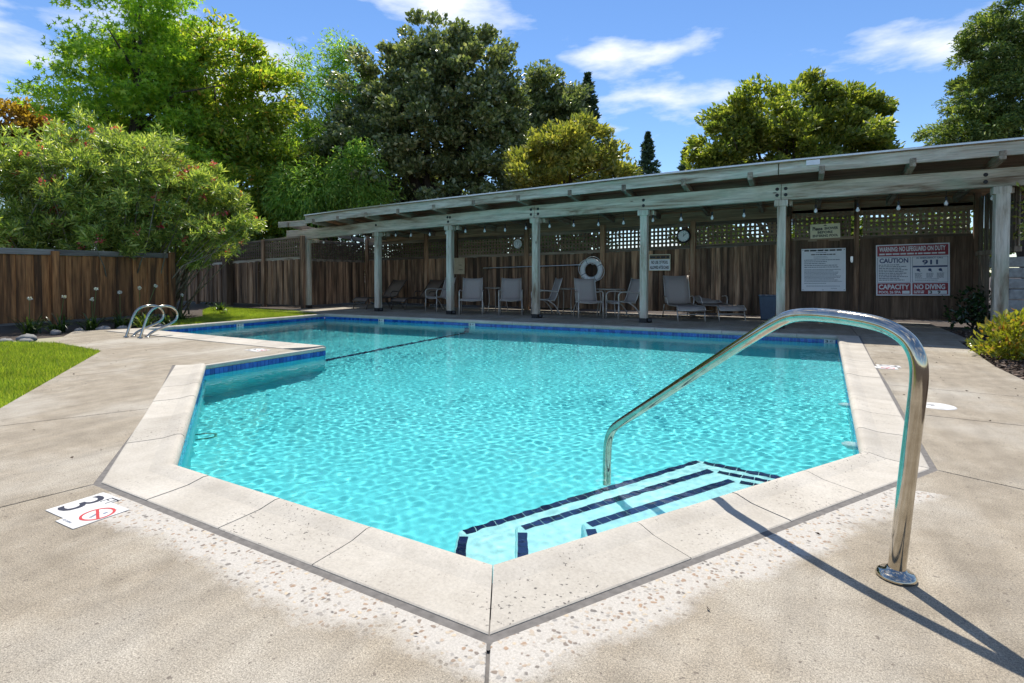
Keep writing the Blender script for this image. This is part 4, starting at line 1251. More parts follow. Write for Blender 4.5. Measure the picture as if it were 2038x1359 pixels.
# ================================================================== deck markers
def marker_mat():
    t = NT('marker_white')
    w = t.wcoord()
    c = t.ramp(t.noise(w, 14, 6, 0.65), [(0.3, (0.42, 0.41, 0.38)), (0.55, (0.60, 0.595, 0.58)), (0.8, (0.66, 0.66, 0.65))])
    c = t.mix(t.ramp(t.noise(w, 120, 3, 0.6), [(0.62, 0.0), (0.7, 0.5)]), c, (0.22, 0.19, 0.16))
    t.base(c).set(Roughness=0.6)
    return t.m
M['marker'] = marker_mat()
M['marker_red'] = plain('marker_red', (0.45, 0.03, 0.035), 0.5)
M['navy_ink'] = plain('navy_ink', (0.012, 0.014, 0.035), 0.5)
FLAT = (0, 0, 0)
def depth_marker(loc, rz, num, lab, sc_=1.0):
    """3 FT plate with the no diving roundel beside it; text reads towards +Y"""
    root = tag(empty('depth_marker', loc, rz), lab, 'depth marker', 'depth markers set in the deck')
    root.scale = (sc_, sc_, 1)
    MB().box((0.085, 0.115, 0.0015), (0.17, 0.23, 0.003)).build('plate', M['marker'], root)
    MB().box((0.249, 0.078, 0.0016), (0.155, 0.215, 0.003)).build('plate', M['marker'], root)
    link('numeral', text_mesh(num, 0.088, 0.175, M['navy_ink'], 'numeral', 0.0), root, (0.022, 0.028, 0.0036), FLAT)
    link('lettering', text_mesh('FT', 0.065, 0.052, M['navy_ink'], 'lettering', 0.0), root, (0.112, 0.165, 0.0036), FLAT)
    mb = MB(); n_ = 40; c = Vector((0.256, 0.092))
    vs = []; fs = []
    for k in range(n_):
        a = 2 * math.pi * k / n_
        vs += [(c.x + 0.066 * math.cos(a), c.y + 0.066 * math.sin(a), 0.0037), (c.x + 0.055 * math.cos(a), c.y + 0.055 * math.sin(a), 0.0037)]
    for k in range(n_):
        fs.append((2 * k, 2 * ((k + 1) % n_), 2 * ((k + 1) % n_) + 1, 2 * k + 1))
    mb.add(vs, fs)
    d = Vector((0.056, -0.024)).normalized(); p = Vector((-d.y, d.x)) * 0.006
    a_, b_ = c + d * 0.058, c - d * 0.058
    mb.add([(a_.x + p.x, a_.y + p.y, 0.0039), (a_.x - p.x, a_.y - p.y, 0.0039), (b_.x - p.x, b_.y - p.y, 0.0039), (b_.x + p.x, b_.y + p.y, 0.0039)], [(0, 1, 2, 3)])
    mb.build('no_diving_roundel', M['marker_red'], root)
    MB().box((c.x, c.y - 0.012, 0.0034), (0.012, 0.05, 0.0006), rz=0.5).box((c.x + .018, c.y + 0.022, 0.0034), (0.014, 0.016, 0.0006)).build('diver_figure', M['ink_soft'], root)
    link('lettering', text_mesh('NO DIVING', 0.07, 0.011, M['ink_soft']), root, (0.185, -0.012, 0.0036), FLAT)
    return root
depth_marker((-3.02, 1.125, 0.0005), 0, '3', 'white 3 FT no diving marker in the front left deck')
depth_marker((0.72, 7.72, 0.0005), R(-90), '3', 'worn depth marker in the deck right of the pool')
depth_marker((-6.98, 4.90, 0.0005), 0, '5', 'worn depth marker on the deck corner jutting into the pool', 1.0)
lid = tag(empty('skimmer_lid', (0.93, 5.50, 0)), 'round white skimmer lid in the right deck', 'skimmer lid')
MB().lathe([(0.0, 0.006), (0.115, 0.006), (0.125, 0.0045), (0.13, 0.001)], seg=28).build('cover', M['marker'], lid, True)
MB().box((-0.04, 0.01, 0.0068), (0.05, 0.014, 0.001)).box((-0.03, -0.03, 0.0068), (0.03, 0.014, 0.001)).build('lettering', M['ink'], lid)
# waterline markers
def wl_marker(p, rz, txt, lab):
    o = tag(empty('waterline_marker', p, rz), lab, 'depth marker', 'waterline depth markers')
    MB().box((0, 0, 0), (0.17, 0.006, 0.068)).build('plate', M['marker'], o)
    link('lettering', text_mesh(txt, 0.045, 0.045, M['ink']), o, (-0.065, -0.0036, -0.022), WALL)
    link('lettering', text_mesh('FT', 0.045, 0.03, M['ink']), o, (0.005, -0.0036, -0.015), WALL)
back_a = math.atan2(G_.y - F_.y, G_.x - F_.x)
def on_back(x): return F_.y + (x - F_.x) * (G_.y - F_.y) / (G_.x - F_.x)
for x, t_, lab in ((0.34, '3', 'white waterline depth marker at the right end of the far pool wall'), (-6.78, '5', 'white waterline depth marker above the dark floor line'), (-9.42, '8', 'white waterline depth marker near the far left pool corner')):
    wl_marker((x, on_back(x) - 0.006, -0.086), back_a, t_, lab)
wl_marker((-11.32, 7.85, -0.086), R(90), '9', 'white waterline depth marker on the left deep end wall')

# ================================================================== vegetation
CW = (math.cos(YAW), math.sin(YAW))          # camera right and forward on the ground
CF = (-math.sin(YAW), math.cos(YAW))
def spot(px, py, depth):
    """a place given by bearing, elevation and distance"""
    t_ = (px - 1019.0) / FPX * depth
    return Vector((CW[0] * t_ + CF[0] * depth, CW[1] * t_ + CF[1] * depth, CAMH + (HORIZON - py) / FPX * depth))

def leaf_arrays(P, Dn, size, ratio, fold, rng, shape='diamond'):
    """P centres (n,3), Dn directions (n,3) along the leaf; returns V, F"""
    n = len(P)
    Dn = Dn / np.linalg.norm(Dn, axis=1, keepdims=True)
    r = rng.normal(size=(n, 3))
    S = np.cross(Dn, r); S /= np.linalg.norm(S, axis=1, keepdims=True) + 1e-9
    N = np.cross(S, Dn)
    L = (size * rng.uniform(0.65, 1.3, n))[:, None]
    if shape == 'diamond':
        a = P - Dn * L * .5
        tip = P + Dn * L * .5 - N * L * .06
        mid = P - Dn * L * .03
        l_ = mid + S * L * ratio * .5 + N * L * fold
        r_ = mid - S * L * ratio * .5 + N * L * fold
        V = np.stack([a, r_, tip, l_], 1).reshape(-1, 3)
        base = np.arange(n)[:, None] * 4
        F = np.concatenate([base + np.array([[0, 1, 2]]), base + np.array([[0, 2, 3]])], 1).reshape(-1, 3)
        return V, F
    # star: five lobes round a common centre (maple-like)
    angs = np.radians([0, 62, -62, 125, -125]); lens = [0.62, 0.52, 0.52, 0.34, 0.34]
    rim = []
    c0 = P - Dn * L * .1
    order = np.radians([-125, -93, -62, -31, 0, 31, 62, 93, 125])
    ol = [0.40, 0.17, 0.55, 0.20, 0.64, 0.20, 0.55, 0.17, 0.40]
    cols = [c0]
    for a_, l0 in zip(order, ol):
        cols.append(c0 + (Dn * math.cos(a_) + S * math.sin(a_)) * L * l0 - N * L * l0 * 0.22)
    V = np.stack(cols, 1).reshape(-1, 3)
    k = len(cols)
    base = np.arange(n)[:, None] * k
    tri = np.array([[0, i, i + 1] for i in range(1, k - 1)])
    F = (base[:, None, :] + tri[None]).reshape(-1, 3)
    return V, F

def blob_points(blobs, depth, n, rng, clump=0.16, shell=0.75, squash=1.0, depth_f=0.9, spread=1.14):
    """leaf positions gathered in clumps on and inside a set of ellipsoids (px units at a depth)"""
    k = depth / FPX
    w = np.array([bx[2] * bx[3] for bx in blobs], float); w /= w.sum()
    P, O = [], []
    for (px, py, rx, ry), wi in zip(blobs, w):
        c = np.array(spot(px, py, depth)); rx *= k; ry *= k
        area = rx * ry
        rc = clump * depth / 25.0 * 5.2
        nc = max(8, int(4.6 * area / (rc * rc)) + 5)
        u = rng.normal(size=(nc, 3)); u /= np.linalg.norm(u, axis=1, keepdims=True)
        rad = rng.uniform(shell, spread, nc)[:, None]
        deep = rng.random(nc) < 0.25
        rad[deep] *= rng.uniform(0.35, 0.9, deep.sum())[:, None]
        loc = u * rad
        m = max(nc, int(n * wi))
        idx = rng.integers(0, nc, m)
        rs_ = rng.uniform(0.55, 1.25, nc)
        q = rng.normal(size=(m, 3)); q /= np.linalg.norm(q, axis=1, keepdims=True)
        q *= (rng.random((m, 1)) ** 0.45) * rc * rs_[idx][:, None]
        q[:, 2] *= 0.62 * squash
        cc = np.empty((m, 3)); lo = loc[idx]
        R_ = np.array([[CW[0], CF[0]], [CW[1], CF[1]]])
        ax = lo[:, 0] * rx; dp = lo[:, 1] * rx * depth_f
        cc[:, 0] = c[0] + CW[0] * ax + CF[0] * dp
        cc[:, 1] = c[1] + CW[1] * ax + CF[1] * dp
        cc[:, 2] = c[2] + lo[:, 2] * ry
        P.append(cc + q)
        O.append(q * 1.2 + np.stack([CW[0] * lo[:, 0] + CF[0] * lo[:, 1], CW[1] * lo[:, 0] + CF[1] * lo[:, 1], lo[:, 2]], 1) * rc)
    return np.concatenate(P), np.concatenate(O)

def limbs(base, tops, r0, rng, wob=0.06, seg=7, sub=2):
    mb = MB()
    base = Vector(base)
    for t_ in tops:
        t_ = Vector(t_); pts = []; n_ = 7; L = (t_ - base).length
        for i in range(n_ + 1):
            f = i / n_
            p = base.lerp(t_, f); p.z = base.z + (t_.z - base.z) * (f ** 0.8)
            p += Vector(rng.normal(0, wob * L * 0.12 * math.sin(math.pi * f), 3)) if 0 < i < n_ else Vector((0, 0, 0))
            pts.append(p)
        mb.tube(pts, [max(r0 * (1 - 0.86 * i / n_), 0.012) for i in range(n_ + 1)], seg)
        for s_ in range(sub):
            i = int(rng.integers(3, n_)); p = pts[i]
            q = p + Vector((rng.normal(0, .10 * L), rng.normal(0, .10 * L), abs(rng.normal(.07 * L, .03 * L))))
            mb.tube([p, p.lerp(q, .5) + Vector(rng.normal(0, .02 * L, 3)), q], [r0 * .35, r0 * .22, 0.012], 5)
    return mb

def tree(name, lab, cat, blobs, depth, n, size, mat, trunk_px, seed, ratio=0.5, fold=0.10, shape='diamond', clump=0.16, shell=0.75, r0=0.2, up=0.2, droop=0.0, bark='bark', ntop=8, group=None, base_z=0.0, squash=1.0, sub=2):
    rng = np.random.default_rng(seed)
    root_p = spot(trunk_px, 546, depth); root_p.z = base_z
    root = tag(empty(name, root_p), lab, cat, group)
    P, O = blob_points(blobs, depth, n, rng, clump, shell, squash)
    d = O / (np.linalg.norm(O, axis=1, keepdims=True) + 1e-9) + rng.normal(0, 0.55, P.shape)
    d[:, 2] += up - droop
    V, F = leaf_arrays(P - np.array(root_p), d, size, ratio, fold, rng, shape)
    link('crown', np_mesh('crown', V, F, mat), root)
    tops = []
    order = sorted(range(len(blobs)), key=lambda i: -blobs[i][2] * blobs[i][3])
    for i in (order * 3)[:ntop]:
        b_ = blobs[i]
        p = spot(b_[0] + rng.uniform(-.35, .35) * b_[2], b_[1] + rng.uniform(-.25, .4) * b_[3], depth * (1 + rng.uniform(0.0, .03)))
        tops.append(p - root_p)
    limbs((0, 0, 0), tops, r0, rng, sub=sub).build('trunk', M[bark], root, True)
    return root

GRN = {}
GRN['maple'] = leaf_mat('bright_maple_leaf', [(0.0, (0.12, 0.25, 0.03)), (0.5, (0.26, 0.44, 0.045)), (1.0, (0.46, 0.58, 0.07))], 0.42)
GRN['pist'] = leaf_mat('pistache_leaf', [(0.0, (0.117, 0.208, 0.033)), (0.5, (0.260, 0.364, 0.052)), (0.93, (0.494, 0.520, 0.091)), (1.0, (0.550, 0.312, 0.091))], 0.5)
GRN['olea'] = leaf_mat('oleander_leaf', [(0.0, (0.09, 0.15, 0.04)), (0.5, (0.26, 0.36, 0.075)), (1.0, (0.55, 0.58, 0.19))], 0.4, 0.3, 0.7)
GRN['orange'] = leaf_mat('amber_leaf', [(0.0, (0.17, 0.10, 0.02)), (0.5, (0.30, 0.18, 0.03)), (1.0, (0.40, 0.28, 0.05))], 0.4)
GRN['pepper'] = leaf_mat('pepper_leaf', [(0.0, (0.121, 0.242, 0.051)), (0.6, (0.242, 0.424, 0.081)), (1.0, (0.443, 0.545, 0.121))], 0.45)
GRN['oak'] = leaf_mat('grey_green_oak_leaf', [(0.0, (0.075, 0.11, 0.045)), (0.6, (0.17, 0.22, 0.095)), (0.9, (0.34, 0.38, 0.19)), (1.0, (0.55, 0.54, 0.34))], 0.28, 0.32, 0.7)
GRN['dark'] = leaf_mat('dark_needle', [(0.0, (0.031, 0.062, 0.035)), (0.7, (0.066, 0.121, 0.062)), (1.0, (0.121, 0.189, 0.088))], 0.12, 0.5)
GRN['yell'] = leaf_mat('yellow_green_leaf', [(0.0, (0.10, 0.14, 0.035)), (0.5, (0.25, 0.28, 0.065)), (1.0, (0.50, 0.46, 0.12))], 0.38, 0.35, 0.6)
GRN['round'] = leaf_mat('olive_leaf', [(0.0, (0.08, 0.13, 0.03)), (0.5, (0.20, 0.26, 0.05)), (1.0, (0.42, 0.43, 0.10))], 0.42, 0.4, 0.5)
GRN['cedar'] = leaf_mat('cedar_spray', [(0.0, (0.05, 0.10, 0.03)), (0.5, (0.15, 0.23, 0.065)), (1.0, (0.36, 0.41, 0.13))], 0.35, 0.5)
GRN['hedge'] = leaf_mat('hedge_leaf', [(0.0, (0.044, 0.078, 0.022)), (0.6, (0.099, 0.155, 0.040)), (1.0, (0.221, 0.287, 0.066))], 0.25)

GRN['hedge2'] = leaf_mat('mid_green_leaf', [(0.0, (0.05, 0.09, 0.025)), (0.6, (0.11, 0.17, 0.045)), (1.0, (0.24, 0.29, 0.08))], 0.35)

tree('maple_tree', 'tall bright green maple at the left edge above the oleanders', 'tree',
     [(262, -70, 115, 95), (275, 50, 110, 75), (185, 128, 72, 45), (275, 150, 105, 80), (150, 212, 68, 38), (255, 240, 115, 70), (338, 185, 62, 105), (372, 262, 42, 40), (310, 318, 105, 45)],
     21, 17000, 0.26, GRN['maple'], 250, 11, shape='star', clump=0.17, r0=0.22, up=0.05, ntop=9)
tree('pistache_tree', 'broad rounded olive green tree with several trunks right of the maple', 'tree',
     [(330, 105, 85, 75), (430, 150, 105, 85), (505, 225, 90, 95), (395, 255, 120, 95), (555, 330, 72, 85), (480, 385, 105, 85), (590, 360, 40, 90), (420, 440, 110, 70), (540, 450, 90, 60), (300, 200, 80, 90)],
     23.5, 56000, 0.26, GRN['pist'], 450, 12, ratio=0.38, clump=0.17, r0=0.17, droop=0.25, ntop=12)
tree('amber_tree', 'small amber leaved tree far behind the oleanders', 'tree',
     [(40, 232, 45, 28), (88, 254, 24, 22), (55, 275, 65, 40), (10, 265, 50, 40)], 38, 8000, 0.34, GRN['orange'], 50, 13, r0=0.2, ntop=5)
tree('pepper_tree', 'thin wispy pepper tree with open airy branches', 'tree',
     [(600, 165, 38, 50), (682, 110, 45, 45), (655, 190, 70, 60), (615, 265, 45, 60), (700, 190, 45, 60), (680, 280, 60, 60)], 26, 13000, 0.19, GRN['pepper'], 655, 14, ratio=0.28, shell=0.35, clump=0.15, r0=0.13, droop=0.5, ntop=16, squash=1.8, sub=3)
tree('weeping_shrub', 'light green weeping foliage hanging above the left end of the shelter', 'shrub',
     [(640, 385, 50, 55), (708, 360, 45, 55), (740, 400, 40, 40), (590, 400, 40, 50)], 22, 12000, 0.22, GRN['pepper'], 670, 15, ratio=0.25, droop=1.2, r0=0.09, ntop=5, squash=2.0)
tree('live_oak', 'huge dark grey green oak rising behind the shelter', 'tree',
     [(850, 105, 95, 62), (935, 118, 75, 52), (800, 180, 110, 75), (930, 200, 115, 85), (860, 265, 165, 85), (765, 300, 95, 80), (960, 310, 85, 85), (870, 365, 175, 70), (1010, 235, 42, 52), (690, 330, 70, 70)],
     25, 80000, 0.22, GRN['oak'], 880, 16, ratio=0.6, clump=0.12, r0=0.3, ntop=14)
tree('small_dark_oak', 'smaller dark oak between the big oak and the conifer', 'tree',
     [(1085, 185, 42, 48), (1100, 250, 65, 65), (1060, 285, 60, 65), (1130, 215, 30, 40)], 29, 20000, 0.24, GRN['oak'], 1090, 17, ratio=0.6, clump=0.12, r0=0.2, ntop=6)
tree('laurel_tree', 'sunlit yellow green tree in front of the dark oaks', 'tree',
     [(1130, 290, 75, 60), (1185, 335, 65, 50), (1070, 345, 60, 50), (1232, 352, 32, 30), (1130, 370, 110, 45)], 20.5, 20000, 0.21, GRN['yell'], 1130, 18, ratio=0.42, clump=0.13, r0=0.13, up=0.5, ntop=7)
tree('round_tree', 'rounded olive green tree standing alone behind the shelter roof', 'tree',
     [(1570, 215, 125, 48), (1480, 250, 75, 50), (1660, 235, 78, 55), (1440, 300, 55, 48), (1560, 295, 165, 62), (1715, 300, 45, 40), (1420, 340, 40, 40), (1640, 330, 120, 50)],
     22, 46000, 0.23, GRN['round'], 1590, 19, ratio=0.42, clump=0.13, r0=0.16, ntop=14, up=0.3)
tree('right_cedar', 'big dense evergreen at the right edge of the picture', 'tree',
     [(2060, 20, 95, 90), (2005, 110, 85, 70), (1975, 190, 85, 62), (1945, 255, 85, 48), (1900, 280, 45, 30), (2080, 160, 120, 120), (2040, 270, 130, 70), (1922, 62, 14, 22), (1960, 95, 40, 40)],
     18, 72000, 0.15, GRN['cedar'], 2060, 20, ratio=0.30, clump=0.11, r0=0.25, ntop=6, up=0.1, droop=0.2, sub=1)
tree('background_tree', 'mid green tree filling the gap behind the wispy pepper tree', 'tree',
     [(590, 330, 60, 80), (650, 320, 60, 70), (610, 400, 80, 60), (700, 390, 70, 60), (560, 270, 40, 50)], 31, 17000, 0.27, GRN['hedge2'], 620, 21, ratio=0.5, r0=0.2, ntop=6)

def conifer(lab, px, top_py, half_px, base_py, depth, n, seed, mat='dark', group=None):
    rng = np.random.default_rng(seed)
    k = depth / FPX
    top = spot(px, top_py, depth); h = top.z; root_p = Vector((top.x, top.y, 0))
    root = tag(empty('conifer', root_p), lab, 'tree', group)
    rb_ = half_px * k; hb = spot(px, base_py, depth).z
    P, Dn = [], []
    nb_ = int(16 + n / 320)
    for b_ in range(nb_):
        f = (b_ + 0.5) / nb_
        z = h - (h - max(hb - 3, 1.0)) * f
        r = rb_ * ((h - z) / (h - hb)) ** 0.85 * rng.uniform(0.75, 1.2)
        a0 = rng.uniform(0, 6.28)
        for s_ in range(5):
            a = a0 + s_ * 6.283 / 5 + rng.normal(0, .2)
            m = max(4, int(n / nb_ / 5))
            t_ = rng.random(m) ** 0.6
            rr = r * rng.uniform(.7, 1.1)
            p = np.stack([np.cos(a) * t_ * rr, np.sin(a) * t_ * rr, z + 0.10 * rr * t_ - 0.25 * rr * t_ ** 2 + 0 * t_], 1)
            p += rng.normal(0, 0.05 * rr + 0.04, p.shape)
            P.append(p)
            Dn.append(np.stack([np.cos(a) + 0 * t_, np.sin(a) + 0 * t_, 0.25 + 0 * t_], 1) + rng.normal(0, .5, p.shape))
    P = np.concatenate(P); Dn = np.concatenate(Dn)
    V, F = leaf_arrays(P, Dn, 0.0105 * depth ** 0.85 * 1.6, 0.35, 0.08, rng)
    link('crown', np_mesh('crown', V, F, GRN[mat]), root)
    MB().tube([(0, 0, 0), (0, 0, h * .5), (0, 0, h * .97)], [0.02 * h, 0.012 * h, 0.01], 8).build('trunk', M['bark'], root, True)
conifer('tall dark conifer right of the dark oaks', 1168, 148, 62, 345, 30, 7000, 31)
conifer('larger of two small distant conifers above the shelter roof', 1288, 264, 26, 350, 60, 3000, 32, group='small distant conifers')
conifer('smaller of two small distant conifers above the shelter roof', 1362, 296, 17, 345, 64, 2200, 33, group='small distant conifers')

# shrubs just behind the fences, seen over them and through the lattice
for k, (px, w_, py, dep, lab) in enumerate([(640, 70, 470, 23.0, 'dark shrub behind the left end of the shelter'), (790, 90, 470, 21.8, 'dark shrub behind the second and third posts'), (960, 90, 465, 20.0, 'dark shrub behind the dial thermometer'),
                                      (1130, 85, 515, 18.6, 'dark shrub behind the ring buoy'), (1450, 90, 505, 16.4, 'dark shrub behind the fence right of the wall clock'),
                                      (1650, 80, 480, 15.4, 'dark shrub behind the lattice gate'), (1850, 110, 470, 14.9, 'dark shrub behind the warning sign panel'), (470, 80, 490, 21.0, 'dark shrub behind the far left fence')]):
    tree('hedge_shrub', lab, 'shrub', [(px - w_ * .4, py, w_ * .7, 60), (px + w_ * .4, py + 5, w_ * .7, 55), (px, py + 60, w_, 60)], dep, 8000, 0.17, GRN['hedge'], px, 40 + k, ratio=0.5, r0=0.07, ntop=5, group='shrubs behind the back fence')

# ---- oleanders: whorls of narrow leaves on pale canes, red flower clusters
M['petal'] = leaf_mat('red_petal', [(0.0, (0.40, 0.03, 0.05)), (0.6, (0.58, 0.09, 0.11)), (1.0, (0.72, 0.30, 0.32))], 0.3)
def oleander(lab, px, depth, blobs, n, seed, nfl):
    rng = np.random.default_rng(seed)
    rp = spot(px, 546, depth); rp.z = 0
    root = tag(empty('oleander', rp), lab, 'shrub', 'oleanders behind the left fence')
    P, O = blob_points(blobs, depth, n, rng, clump=0.14, shell=0.6, spread=1.42)
    O = O / (np.linalg.norm(O, axis=1, keepdims=True) + 1e-9) + rng.normal(0, .35, O.shape); O[:, 2] += 0.55
    O /= np.linalg.norm(O, axis=1, keepdims=True)
    V_, F_a, off = [], [], 0
    for whorl in range(9):
        ang = whorl * 2.4 + rng.uniform(0, .6, len(P)); tilt = rng.uniform(0.35, 1.25, len(P))
        s_ = np.cross(O, np.array([0.3, 0.2, 1.0])); s_ /= np.linalg.norm(s_, axis=1, keepdims=True) + 1e-9
        t_ = np.cross(O, s_)
        d = O * np.cos(tilt)[:, None] + (s_ * np.cos(ang)[:, None] + t_ * np.sin(ang)[:, None]) * np.sin(tilt)[:, None]
        c = P + O * rng.uniform(-.10, .06, len(P))[:, None] + d * 0.09
        v, f = leaf_arrays(c - np.array(rp), d, rng.uniform(.11, .20), 0.20, 0.03, rng)
        V_.append(v); F_a.append(f + off); off += len(v)
    link('crown', np_mesh('crown', np.concatenate(V_), np.concatenate(F_a), GRN['olea']), root)
    ii = rng.choice(len(P), nfl, replace=False)
    pf = np.repeat(P[ii] + O[ii] * 0.16, 14, 0) + rng.normal(0, .045, (nfl * 14, 3))
    v, f = leaf_arrays(pf - np.array(rp), rng.normal(size=pf.shape) + np.array([0, 0, .5]), 0.07, 0.7, 0.1, rng)
    tag(link('flowers', np_mesh('flowers', v, f, M['petal']), root), kind='stuff')
    mb = MB()
    jj = rng.choice(len(P), 60, replace=False)
    for j in jj:
        t_ = Vector(P[j]) - rp; b_ = Vector((rng.normal(0, .3), rng.normal(0, .3), 0.0)); b_.x += t_.x * .15 - .25; b_.y += t_.y * .15
        m_ = b_.lerp(t_, .55) + Vector((rng.normal(0, .12), rng.normal(0, .12), .25))
        mb.tube([b_, m_, t_], [0.022, 0.014, 0.006], 5)
    mb.build('canes', M['stem'], root, True)
oleander('leftmost oleander bush with red flowers, rising over the rust brown fence', 60, 12.6, [(40, 320, 85, 55), (115, 340, 90, 60), (30, 415, 110, 80), (130, 435, 110, 65), (20, 480, 100, 35), (130, 485, 100, 35)], 3900, 51, 60)
oleander('middle oleander bush, tallest of the three, over the rust brown fence', 240, 13.2, [(215, 300, 75, 50), (270, 330, 85, 60), (230, 400, 120, 80), (320, 385, 80, 60), (250, 470, 110, 40)], 3900, 52, 60)
oleander('right oleander bush overhanging the end of the rust brown fence', 318, 14.2, [(370, 395, 80, 50), (425, 420, 62, 55), (390, 460, 95, 50), (462, 440, 26, 36), (350, 475, 60, 40)], 3000, 53, 90)

# ---- right bed: low shrub with yellow leaves and red tips, dark camellia, bark chips
M['shrubY'] = leaf_mat('yellow_shrub_leaf', [(0.0, (0.12, 0.17, 0.02)), (0.45, (0.27, 0.29, 0.03)), (0.85, (0.42, 0.38, 0.06)), (1.0, (0.38, 0.13, 0.05))], 0.4, 0.3, 0.6)
M['camellia'] = leaf_mat('camellia_leaf', [(0.0, (0.015, 0.04, 0.015)), (0.7, (0.03, 0.07, 0.022)), (1.0, (0.06, 0.10, 0.03))], 0.15, 0.2, 0.8)
tree('golden_shrub', 'low golden green shrub with reddish tips beside the right deck', 'shrub',
     [(2015, 668, 40, 36), (2050, 652, 40, 40), (1990, 690, 30, 22), (2068, 700, 56, 40), (2028, 705, 36, 20)], 7.0, 1800, 0.10, M['shrubY'], 2020, 61, ratio=0.42, clump=0.20, r0=0.012, up=0.7, ntop=14, bark='stem', base_z=-0.02)
tree('camellia_shrub', 'small dark glossy shrub beside the sign panel', 'shrub',
     [(1938, 615, 26, 28), (1955, 600, 20, 20), (1925, 640, 22, 22)], 10.9, 520, 0.10, M['camellia'], 1938, 62, ratio=0.55, clump=0.2, r0=0.01, ntop=7, base_z=-0.02)
tree('overhanging_branch', 'leafy twigs hanging into view at the right edge beside the last post', 'shrub',
     [(2050, 400, 26, 34), (2048, 450, 16, 20)], 9.0, 260, 0.085, GRN['yell'], 2100, 63, ratio=0.5, clump=0.18, r0=0.02, ntop=4)

def scatter_poly(poly, n, rng):
    xs_, ys_ = [p[0] for p in poly], [p[1] for p in poly]
    P = np.stack([rng.uniform(min(xs_), max(xs_), n), rng.uniform(min(ys_), max(ys_), n)], 1)
    ins = np.zeros(n, bool)
    for i in range(len(poly)):
        a, b = poly[i], poly[(i + 1) % len(poly)]
        dy = (b[1] - a[1]) if abs(b[1] - a[1]) > 1e-9 else 1e-9
        ins ^= ((a[1] > P[:, 1]) != (b[1] > P[:, 1])) & (P[:, 0] < (b[0] - a[0]) * (P[:, 1] - a[1]) / dy + a[0])
    return P[ins]
rng = np.random.default_rng(77)
P2 = scatter_poly([(2.02, 3.0), (1.98, 6.5), (1.96, 8.2), (2.18, 11.2), (2.4, 11.3), (2.4, 13.2), (4.2, 13.2), (4.2, 3.0)], 15000, rng)
V, F = leaf_arrays(np.column_stack([P2, rng.uniform(-.04, -.01, len(P2))]), np.column_stack([rng.normal(size=(len(P2), 2)), rng.normal(0, .25, len(P2))]), 0.06, 0.45, 0.05, rng)
M['chips'] = leaf_mat('bark_chip', [(0.0, (0.04, 0.025, 0.018)), (0.6, (0.11, 0.075, 0.055)), (1.0, (0.26, 0.20, 0.16))], 0.0, 0.9, 0.2)
tag(link('bark_mulch', np_mesh('bark_mulch', V, F, M['chips'])), 'brown bark mulch covering the right planting bed', 'mulch', kind='stuff')

# ---- grass
M['grass'] = leaf_mat('grass_blade', [(0.0, (0.12, 0.20, 0.025)), (0.5, (0.25, 0.35, 0.04)), (1.0, (0.44, 0.46, 0.09))], 0.45, 0.5, 0.3)
def grass(name, poly, n, seed, hgt, lab):
    rng = np.random.default_rng(seed)
    P = scatter_poly(poly, n, rng)
    m = len(P); a = rng.uniform(0, 6.28, m); h = hgt * rng.uniform(.5, 1.3, m)
    w_ = 0.0045; lean = rng.normal(0, .35, (m, 2)) * h[:, None]
    b0 = np.column_stack([P[:, 0] + np.cos(a) * w_, P[:, 1] + np.sin(a) * w_, np.full(m, -.03)])
    b1 = np.column_stack([P[:, 0] - np.cos(a) * w_, P[:, 1] - np.sin(a) * w_, np.full(m, -.03)])
    tp_ = np.column_stack([P + lean, -.03 + h])
    V = np.stack([b0, b1, tp_], 1).reshape(-1, 3)
    F = np.arange(m * 3).reshape(-1, 3)
    tag(link(name, np_mesh(name, V, F, M['grass'])), lab, 'grass', kind='stuff')
near = [(-2.6, -0.30), (-5.67, 1.83), (-8.69, 3.90), (-10.35, 4.02), (-11.1, 3.75), (-12.6, 2.4), (-9.5, -0.9)]
grass('lawn_grass', near, 360000, 71, 0.055, 'bright mown grass left of the deck')
grass('strip_grass', STRIP, 90000, 72, 0.06, 'grass strip beyond the deep end of the pool')

